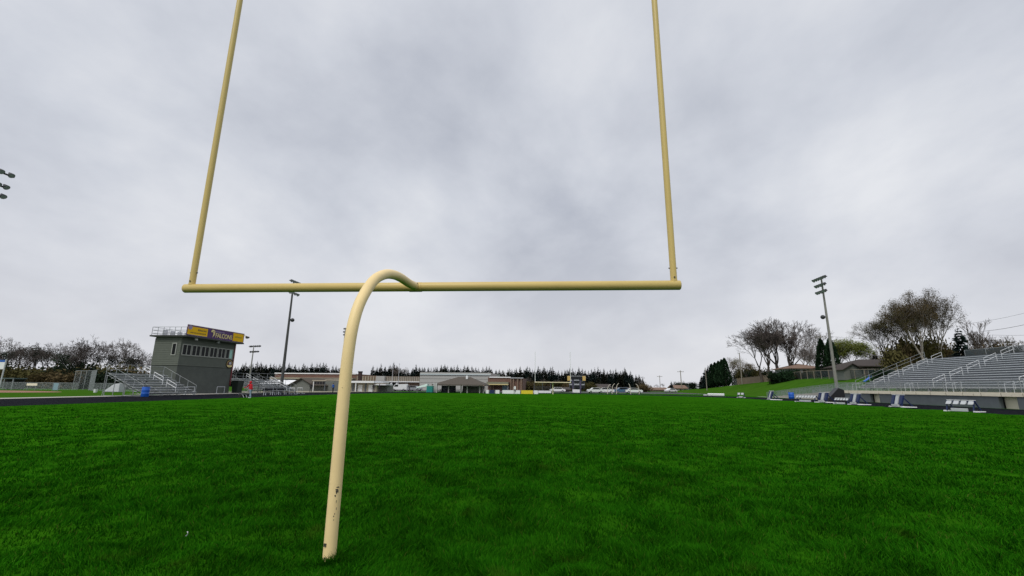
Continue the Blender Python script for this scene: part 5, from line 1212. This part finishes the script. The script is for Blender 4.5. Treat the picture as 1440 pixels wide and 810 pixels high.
# ---------------------------------------------------------------- right hilltop: fences, houses, trees
def HP(px, Y): return Xa(px, Y), Y, ghs(Xa(px, Y), Y)
fence('chain_link_fence', 'pale chain link fence climbing the hill from the far track bend', [HP(950, 215)[:2], HP(985, 185)[:2], HP(1042, 150)[:2]], 1.9, 3.2, link_mat('dense_pale_link', (.34, .38, .39), .07, .3), GALV)
a0, a1 = HP(1038, 150), HP(1112, 118)
wf = thing('board_fence', 'weathered brown board fence along the hilltop below bare trees', 'fence', a0)
b = MB(); n_ = 150
for k in range(n_):
    p = Vector(a0).lerp(Vector(a1), k / n_); q = Vector(a0).lerp(Vector(a1), (k + .9) / n_); zb_ = ghs(p.x, p.y); o_ = Vector(a0); h = 1.9 + rc.uniform(-.05, .05) - .3 * (k / n_)
    d = (q - p).normalized(); s = Vector((-d.y, d.x, 0)) * .02
    P0, Q0 = Vector((p.x, p.y, zb_)) - o_, Vector((q.x, q.y, zb_)) - o_; hh = Vector((0, 0, h))
    b.hexa([P0 - s, Q0 - s, Q0 + s, P0 + s, P0 - s + hh, Q0 - s + hh, Q0 + s + hh, P0 + s + hh])
b.build('boards', FENCEW, wf)
for k in range(0, n_, 12):
    p = Vector(a0).lerp(Vector(a1), k / n_); zb_ = ghs(p.x, p.y); MB().box(p.x - a0[0] - .06, p.x - a0[0] + .06, p.y - a0[1] + .05, p.y - a0[1] + .17, zb_ - a0[2] - .1, zb_ - a0[2] + 2.0).build('fence_post', FENCEW, wf)
fence('chain_link_fence', 'open wire fence on wooden posts along the hilltop behind the light pole', [HP(1112, 118)[:2], HP(1180, 97)[:2], HP(1235, 84)[:2], HP(1300, 72)[:2]], 1.75, 3.0, LINKD, mat('pale_wood_post', (.28, .24, .19), .9, .2), True, 'fence', None, .06)
fence('chain_link_fence', 'grey fence at the foot of the hill beside the bleacher end', [(45.5, 84), (50, 74), (56.5, 70)], 1.2, 2.4, LINK, GALV)
def hill_house(label, px0, px1, yeave, yridge, Y, wm, rm, win=3, hip=True, depth=9, chim=False):
    xm_ = Xa((px0 + px1) / 2, Y); house(label, px0, px1, 0, yeave, yridge, Y, wm, rm, depth, ghs(xm_, Y), 'houses on the hill', chim, win, hip)
hill_house('pale hill house with tan shingle roof behind the bare trees', 1118, 1163, 517, 510.5, 118, mat('pale_blue_siding', (.33, .35, .36), .7, .08), SHINGLET, 4)
hill_house('grey roofed hill house right of the tall cedars', 1180, 1218, 517, 510, 104, TANW, SHINGLE, 3)
hill_house('long dark brown roofed hill house behind the bleacher end', 1206, 1300, 514, 503.5, 96, mat('dark_brick_wall', (.09, .07, .06), .85, .2), SHINGLEB, 6)
x_, y_, z_ = HP(1203, 92); t = thing('garden_shed', 'small gable porch in front of the long dark hill house', 'porch', (x_, y_, z_))
w = 3.2; zt = Za(1203, 512, 92) - z_; b = MB(); b.prism([(-w / 2, 0, -.3), (w / 2, 0, -.3), (w / 2, 0, zt - 1.0), (0, 0, zt - .1), (-w / 2, 0, zt - 1.0)], (0, 3, 0)); b.build('wall', GREYW, t)
b = MB()
for s in (-1, 1): b.hexa([Vector((0, -.4, zt)), Vector((s * (w / 2 + .4), -.4, zt - 1.2)), Vector((s * (w / 2 + .4), 3, zt - 1.2)), Vector((0, 3, zt)), Vector((0, -.4, zt + .15)), Vector((s * (w / 2 + .4), -.4, zt - 1.05)), Vector((s * (w / 2 + .4), 3, zt - 1.05)), Vector((0, 3, zt + .15))])
b.build('roof', SHINGLEB, t)
x_, y_, z_ = HP(1222, 84); t = thing('play_slide', 'small blue play slide in the garden behind the hilltop fence', 'slide', (x_, y_, z_), R(20)); t.scale = (.6, .6, .6)
MB().hexa([(-1.2, -.4, .1), (1.2, -.4, 1.3), (1.2, .4, 1.3), (-1.2, .4, .1), (-1.2, -.4, .2), (1.2, -.4, 1.45), (1.2, .4, 1.45), (-1.2, .4, .2)]).build('chute', BLUEP, t)
for s in (-1, 1): MB().bar((1.2, s * .35, -.2), (1.2, s * .35, 2.0), .08).build('post', BLUEP, t)
# hilltop bushes
for k, (px, Y, kd, r_, lab) in enumerate(((1093, 117, 'yew', 1.9, 'wide dark evergreen bush at the end of the board fence'), (1106, 116, 'yew', 2.0, 'dark evergreen bush left of the open wire fence'), (1117, 117, 'yew', 1.7, 'dark evergreen bush in front of the pale hill house'), (1130, 114, 'brown', 1.2, 'small reddish hedge bush below the pale hill house'), (1140, 112, 'olive', 1.3, 'olive hedge bush below the pale hill house'), (1152, 110, 'olive', 1.2, 'olive hedge bush left of the tall cedars'), (1188, 98, 'yew', 1.2, 'dark clipped hedge right of the tall cedars'), (1196, 97, 'brown', 1.2, 'rusty brown bush beside the hilltop fence'), (1243, 82, 'yew', 1.3, 'dark hedge behind the hilltop fence at the bleacher end'), (1254, 81, 'yew', 1.3, 'dark hedge nearest the top of the bleacher end'))):
    x_, y_, z_ = HP(px, Y); place('bush', lab, 'bush', BU[kd][k % 2], (x_, y_, z_ - .1), r_, k, 'bushes on the hilltop', r_ * 1.15)
for k, (px, ty, Y, kd) in enumerate(((1262, 484, 84, 'olive'), (1275, 478, 86, 'brown'), (1288, 474, 88, 'olive'), (1302, 478, 90, 'olive'), (1318, 474, 86, 'olive'), (1332, 478, 88, 'brown'), (1345, 482, 90, 'olive'), (1385, 478, 92, 'brown'), (1405, 480, 92, 'brown'), (1425, 482, 94, 'olive'))):
    x_, y_, z_ = HP(px, Y); hh_ = (Za(px, ty + 8, Y) - z_) / 1.1
    place('bush', {'olive': 'tall olive undergrowth bush behind the top of the bleachers', 'brown': 'tall brown undergrowth bush behind the top of the bleachers', 'dark': 'tall dark green bush among trunks behind the bleachers'}[kd], 'bush', BU[kd][k % 2], (x_, y_, z_ - .1), 1.9, k, 'undergrowth behind the bleachers', hh_)
for k, (px, ty, Y) in enumerate(((1029, 521, 158), (1040, 519, 154), (1052, 522, 150), (1063, 521, 146), (1076, 523, 142))):
    x_, y_, z_ = HP(px, Y); place('bush', 'soft olive green shrub rising behind the weathered board fence', 'bush', BU['olive' if k % 2 else 'dark'][k % 2], (x_ + 4, y_ + 4, z_ - .1), 2.6, k, 'shrubs behind the board fence', (Za(px, ty, Y) - z_) / 1.1)
# cedars
def cedar_parts(seed, h, r, n=2600):
    rnd = random.Random(seed); b = MB(); tr = MB(); tr.tube([(0, 0, 0), (0, 0, h * .8)], [.15, .03], 6)
    for _ in range(n):
        f = rnd.random(); z = h * (.03 + .97 * f); prof = (min(1, f * 5 + .35)) * (1 - max(0, f - .25) / .75) ** .62; a = rnd.uniform(0, 6.283); q = r * prof * math.sqrt(rnd.uniform(.45, 1.0)) * (1 + .16 * math.sin(a * 5 + z * 2.3))
        p = Vector((q * math.cos(a), q * math.sin(a), z)); u = Vector((rnd.gauss(0, .25) + math.cos(a) * .3, rnd.gauss(0, .25) + math.sin(a) * .3, 1)).normalized(); s = u.cross(Vector((-math.sin(a) + rnd.gauss(0, .6), math.cos(a) + rnd.gauss(0, .6), 0))).normalized(); l = rnd.uniform(.12, .3); w = l * .38
        b.quad(p - u * l, p + s * w, p + u * l, p - s * w)
    return [('trunk', tr.mesh('trunk', BARKD)), ('crown', b.mesh('crown', CEDARL))]
CED = [cedar_parts(90 + k, 7, 1.15) for k in range(3)]
for k, (px, ty, Y, wd_, lab) in enumerate(((1163, 477, 108, 1.15, 'tall dark columnar cedar left of the weathered light pole'), (1176, 476, 106, 1.2, 'tall dark columnar cedar right of the weathered light pole'))):
    x_, y_, z_ = HP(px, Y); h = Za(px, ty, Y) - z_; place('cedar_tree', lab, 'tree', CED[k], (x_, y_, z_), h / 7 * wd_, k, 'tall cedars by the light pole', h / 7)
for k, (px, ty, Y) in enumerate(((988, 528, 172), (993, 519, 168), (998, 514, 165), (1003, 512, 162), (1008, 510, 160), (1013, 508, 158), (1018, 506, 156), (1022, 504, 154))):
    x_, y_, z_ = HP(px, Y); h = Za(px, ty, Y) - z_
    place('cedar_tree' if k > 2 else 'spruce_tree', 'dark evergreen in the dense clump rising along the hill fence' if k > 2 else 'ragged dark evergreen at the low end of the hill clump', 'tree', CED[k % 3] if k > 2 else CON[k], (x_, y_, z_), h / (7 if k > 2 else 10) * (1.25 if k > 2 else 1.3), k, 'evergreens along the hill fence', h / (7 if k > 2 else 10))
for k, (px, ty, Y) in enumerate(((958, 537, 215), (963, 535, 210), (969, 537, 205), (975, 538, 195), (981, 536, 185))):
    x_, y_, z_ = HP(px, Y); place('bush', 'low dark green shrub at the foot of the hill fence', 'bush', BU['dark'][k % 2], (x_, y_ + 6, z_), (Za(px, ty, Y) - z_) / 1.5, k, 'shrubs at the foot of the hill fence'); 
# hill trees
def hill_tree(name, label, parts, px, ty, Y, H0, group=None, rot=0.0, wide=1.0, dz=0):
    x_, y_, z_ = HP(px, Y); h = Za(px, ty, Y) - z_; return place(name, label, 'tree', parts, (x_, y_, z_ + dz), h / H0 * wide, rot, group, h / H0)
BIGB = tree_protos('bare', 401, height=18, spread=.80, depth=8, trunk_r=.45, up=.50, first=.13, split=(2, 3), forks=4, twigm=TWIGD, bark=BARKD, min_r=.024)
BIGB2 = tree_protos('bare', 407, height=14, spread=.9, depth=7, trunk_r=.28, up=.42, first=.15, forks=3, twigm=TWIG, bark=BARK, min_r=.022)
PALEB = tree_protos('bare', 415, height=12, spread=1.0, depth=7, trunk_r=.25, up=.30, first=.18, forks=4, twigm=TWIGP, bark=BARKP, min_r=.022)
hill_tree('bare_tree', 'large dark leafless tree towering over the board fence', BIGB, 1098, 443, 128, 18, 'leafless trees on the hill', .4, 1.25)
hill_tree('bare_tree', 'leafless tree filling the right side of the large dark one', BIGB2, 1119, 455, 134, 14, 'leafless trees on the hill', 4.1, 1.05)

hill_tree('bare_tree', 'smaller leafless tree left of the large dark one', BIGB2, 1073, 460, 132, 14, 'leafless trees on the hill', 2.0, 1.1)
hill_tree('bare_tree', 'pale leafless tree over the pale hill house', PALEB, 1130, 477, 126, 12, 'leafless trees on the hill', 1.0, 1.1)
hill_tree('bare_tree', 'faint leafless tree left of the tall cedars', PALEB, 1150, 480, 140, 12, 'leafless trees on the hill', 3.0, .9)
hill_tree('bare_tree', 'grey leafless tree right behind the dense evergreen clump', BARE[2], 1030, 501, 168, 14, 'leafless trees on the hill', 1.0, 1.0)
BRN = tree_protos('bare', 421, height=10, spread=.85, depth=5, trunk_r=.22, up=.4, first=.22, forks=3, twigm=TWIG, leaf=BROWNL, per=9, lrad=.5, lsize=.11)
OLT = tree_protos('bare', 423, height=10, spread=.85, depth=5, trunk_r=.22, up=.4, first=.22, forks=3, twigm=TWIG, leaf=OLIVE, per=9, lrad=.5, lsize=.11)
hill_tree('budding_tree', 'olive budding tree between evergreen clump and pale utility pole', OLT, 1036, 503, 160, 10, 'budding trees on the hill', .5, 1.0)
hill_tree('budding_tree', 'brown budding tree left below the smaller leafless tree', BRN, 1052, 508, 150, 10, 'budding trees on the hill', 1.5, 1.1)
YGT = tree_protos('leafy', 433, height=10, spread=.95, depth=5, trunk_r=.22, up=.25, first=.2, forks=3, twigm=TWIG, leaf=YGREEN, per=60, lrad=.7, lsize=.15, frac=1)
hill_tree('leafy_tree', 'yellow green tree in young leaf above the grey roofed hill house', YGT, 1205, 479, 112, 10, None, .3, 1.05)
hill_tree('budding_tree', 'small reddish budding tree right of the tall cedars', BRN, 1188, 488, 116, 10, 'budding trees on the hill', 2.2, .9)
BIGL = tree_protos('leafy', 441, height=18, spread=1.1, depth=6, trunk_r=.50, up=.38, first=.12, forks=4, twigm=TWIGD, bark=BARKD, leaf=OLIVE, per=24, lrad=.42, lsize=.10, frac=.75, min_r=.028)
BIGM = tree_protos('leafy', 447, height=18, spread=.9, depth=6, trunk_r=.52, up=.5, first=.15, forks=4, twigm=TWIGP, bark=BARKP, leaf=BROWNL, per=26, lrad=.42, lsize=.10, frac=.8, min_r=.026)
hill_tree('budding_tree', 'broad dark trunked tree with olive buds at the top left of the bleachers', BIGL, 1262, 430, 84, 18, 'big budding trees behind the bleachers', .3, .85, -1)
hill_tree('budding_tree', 'tallest pale trunked tree with brown buds behind the bleachers', BIGM, 1308, 402, 82, 18, 'big budding trees behind the bleachers', 1.0, .66, -1)
hill_tree('budding_tree', 'second pale trunked tree with high feathery right crown', BIGM, 1330, 399, 86, 18, 'big budding trees behind the bleachers', 3.3, .6, -1)
hill_tree('budding_tree', 'dark multi stemmed tree between the pale trunked trees', BIGL, 1290, 414, 90, 18, 'big budding trees behind the bleachers', 4.2, .62, -1)
hill_tree('spruce_tree', 'dark open branched spruce right of the big budding trees', conifer_parts(181, 10, 3.8, 20, 15, NEEDLE, .06, .5), 1364, 459, 84, 10, None, .4, 1.0)
FAN = tree_protos('bare', 455, height=12, spread=.55, depth=6, trunk_r=.2, up=.6, first=.12, forks=6, twigm=TWIG, min_r=.021)
hill_tree('bare_tree', 'upright leafless tree left behind the large dark one', FAN, 1084, 450, 130, 12, 'leafless trees on the hill', 2.2, 1.5)
hill_tree('bare_tree', 'upright leafless tree right behind the large dark one', FAN, 1110, 449, 131, 12, 'leafless trees on the hill', 4.0, 1.5)
hill_tree('bare_tree', 'fan shaped leafless tree right of the open branched spruce', FAN, 1395, 446, 86, 12, 'leafless trees on the hill', .2, 1.0)
hill_tree('bare_tree', 'low twiggy leafless tree near the right edge above the windscreen', BIGB2, 1420, 470, 92, 14, 'leafless trees on the hill', 1.3, .9)
hill_tree('bare_tree', 'faint leafless tree behind the roof of the long dark hill house', PALEB, 1240, 482, 118, 12, 'leafless trees on the hill', 2.5, 1.0)
hill_tree('spruce_tree', 'little dark spruce above the long dark hill house roof', CON[3], 1238, 494, 115, 10, None, 1.4, 1.4)
hill_tree('bare_tree', 'leafless tree at the right edge beyond the windscreen', BARE[1], 1447, 478, 90, 14, 'leafless trees on the hill', 2.3, 1.0)

# utility poles and wires
def utility_pole(label, px, ty, Y, arm=True, r=.15):
    x_, y_, z_ = HP(px, Y); h = Za(px, ty, Y) - z_; t = thing('utility_pole', label, 'utility pole', (x_, y_, z_), 0, 'utility poles')
    MB().tube([(0, 0, -.2), (0, 0, h)], [r, r * .7], 9).build('pole', WOODPOLE, t, True)
    if arm:
        c_ = MB().box(-1.3, 1.3, -.2, -.08, h - .6, h - .45).build('crossarm', WOODPOLE, t)
        for x in (-1.1, -.4, .4, 1.1): MB().tube([(x, -.14, h - .45), (x, -.14, h - .25)], .05, 6).build('insulator', GREYB, c_)
utility_pole('pale wooden utility pole at the left end of the board fence', 1044.5, 496, 146, False, .17)
utility_pole('dark leaning looking utility pole at the foot of the hill', 958.5, 521, 190, True, .2)
utility_pole('thin far utility pole above the long pale bungalow', 928.5, 528, 230, True, .16)
utility_pole('utility pole with crossarm half hidden by the left tall cedar', 1164, 471, 112, True, .14)
utility_pole('pale steel pole inside the evergreen clump', 994, 517, 150, False, .14)
utility_pole('utility pole by the right edge above the windscreen', 1432, 478, 100, True, .14)
def wire(label, a, b, sag=.6, r=.022):
    pts = []
    for k in range(17):
        f = k / 16; p = Vector(a).lerp(Vector(b), f); p.z -= sag * 4 * f * (1 - f); pts.append(p)
    o_ = pts[0].copy(); t = MB().tube([p - o_ for p in pts], r, 5).build('power_line', BLACKP, None, True); t.location = o_
    tag(t, label, 'wire', 'power lines on the right')
wire('highest power line sloping down at the right edge', P(1352, 456, 110), P(1500, 423, 90)); wire('thick dark power line at the right edge', P(1380, 466, 104), P(1500, 440, 88), .5, .035)
wire('lower power line just above the windscreen', P(1395, 471, 104), P(1500, 467, 92), .3); wire('faint power line from the cedar utility pole to the right', P(1164, 472.5, 112), P(1260, 476, 100), .3, .018)

# ---------------------------------------------------------------- small things lying in the grass
g_ = G(256, 764); f_ = thing('feather', 'tiny curved white feather lying in the near grass', 'feather', (g_.x, g_.y, ghs(g_.x, g_.y) + .065), R(30))
pts = [(.035 * math.cos(a), .035 * math.sin(a), .012 * math.sin(a * 2)) for a in [-.9 + 1.8 * k / 8 for k in range(9)]]
b = MB()
for k in range(8):
    w0 = .009 * math.sin(math.pi * (k + .01) / 8.02) + .002; w1 = .009 * math.sin(math.pi * (k + 1) / 8.02) + .002; p, q = Vector(pts[k]), Vector(pts[k + 1]); r_ = Vector((p.x, p.y, .3)).normalized()
    b.quad(p - r_ * w0, q - r_ * w1, q + r_ * w1, p + r_ * w0)
b.build('vane', WHITE, f_); MB().tube([Vector(p) + Vector((0, 0, .002)) for p in pts], .0015, 5).build('quill', PADW, f_)

# ---------------------------------------------------------------- sky, sun
SUN_EL, SUN_AZ = R(52), R(200)      # azimuth measured from +Y clockwise; behind the camera
w = bpy.data.worlds.new('World'); sc.world = w; w.use_nodes = True; nt = w.node_tree; N = nt.nodes; L = nt.links
bg = N['Background']; wo = N['World Output']
sky = N.new('ShaderNodeTexSky'); sky.sky_type = 'NISHITA'; sky.sun_disc = False; sky.sun_elevation = SUN_EL; sky.sun_rotation = SUN_AZ
sky.air_density = 1.0; sky.dust_density = 3.0
L.new(sky.outputs[0], bg.inputs[0]); bg.inputs[1].default_value = 0.07
tc = N.new('ShaderNodeTexCoord'); sx = N.new('ShaderNodeSeparateXYZ'); L.new(tc.outputs['Generated'], sx.inputs[0])
zc = N.new('ShaderNodeMath'); zc.operation = 'MAXIMUM'; zc.inputs[1].default_value = 0; L.new(sx.outputs['Z'], zc.inputs[0])
za = N.new('ShaderNodeMath'); za.operation = 'ADD'; za.inputs[1].default_value = .42; L.new(zc.outputs[0], za.inputs[0])
dv = N.new('ShaderNodeVectorMath'); dv.operation = 'DIVIDE'; cb_ = N.new('ShaderNodeCombineXYZ')
for k in range(3): L.new(za.outputs[0], cb_.inputs[k])
L.new(tc.outputs['Generated'], dv.inputs[0]); L.new(cb_.outputs[0], dv.inputs[1])
mp = N.new('ShaderNodeMapping'); mp.inputs['Scale'].default_value = (1.5, 1.25, 0.0); mp.inputs['Rotation'].default_value = (0, 0, R(24)); mp.inputs['Location'].default_value = (3.1, 1.7, 0)
L.new(dv.outputs[0], mp.inputs[0])
n1 = N.new('ShaderNodeTexNoise'); n1.inputs['Scale'].default_value = 1.0; n1.inputs['Detail'].default_value = 9; n1.inputs['Roughness'].default_value = .55; n1.inputs['Distortion'].default_value = .12; L.new(mp.outputs[0], n1.inputs[0])
cr = N.new('ShaderNodeValToRGB'); e = cr.color_ramp.elements
e[0].position = .33; e[0].color = (.435, .462, .53, 1); e[1].position = .66; e[1].color = (.765, .78, .815, 1)
e_ = e.new(.5); e_.color = (.605, .63, .69, 1)
L.new(n1.outputs['Fac'], cr.inputs[0])
bg2 = N.new('ShaderNodeBackground'); bg2.inputs[1].default_value = 1.0; hm = N.new('ShaderNodeMapRange'); hm.interpolation_type = 'SMOOTHSTEP'; hm.inputs[1].default_value = .0; hm.inputs[2].default_value = .42; hm.inputs[3].default_value = .62; hm.inputs[4].default_value = 0; L.new(zc.outputs[0], hm.inputs[0])
hx = N.new('ShaderNodeMix'); hx.data_type = 'RGBA'; hx.inputs[7].default_value = (.71, .71, .745, 1); L.new(hm.outputs[0], hx.inputs[0]); L.new(cr.outputs[0], hx.inputs[6]); L.new(hx.outputs[2], bg2.inputs[0])
ms = N.new('ShaderNodeMixShader'); ms.inputs[0].default_value = .92
L.new(bg.outputs[0], ms.inputs[1]); L.new(bg2.outputs[0], ms.inputs[2]); L.new(ms.outputs[0], wo.inputs[0])
sd = bpy.data.lights.new('sun', 'SUN'); sd.energy = 1.7; sd.angle = R(25); sd.color = (1.0, .96, .90)
so_ = bpy.data.objects.new('sun', sd); COL.objects.link(so_)
dirv = Vector((math.sin(SUN_AZ) * math.cos(SUN_EL), math.cos(SUN_AZ) * math.cos(SUN_EL), math.sin(SUN_EL)))
so_.rotation_euler = dirv.to_track_quat('Z', 'Y').to_euler()

sc.view_settings.view_transform = 'Standard'; sc.view_settings.look = 'None'; sc.view_settings.exposure = 0.13; sc.view_settings.gamma = 1.0; sc.view_settings.use_curve_mapping = False
sc.cycles.max_bounces = 6; sc.cycles.transparent_max_bounces = 24
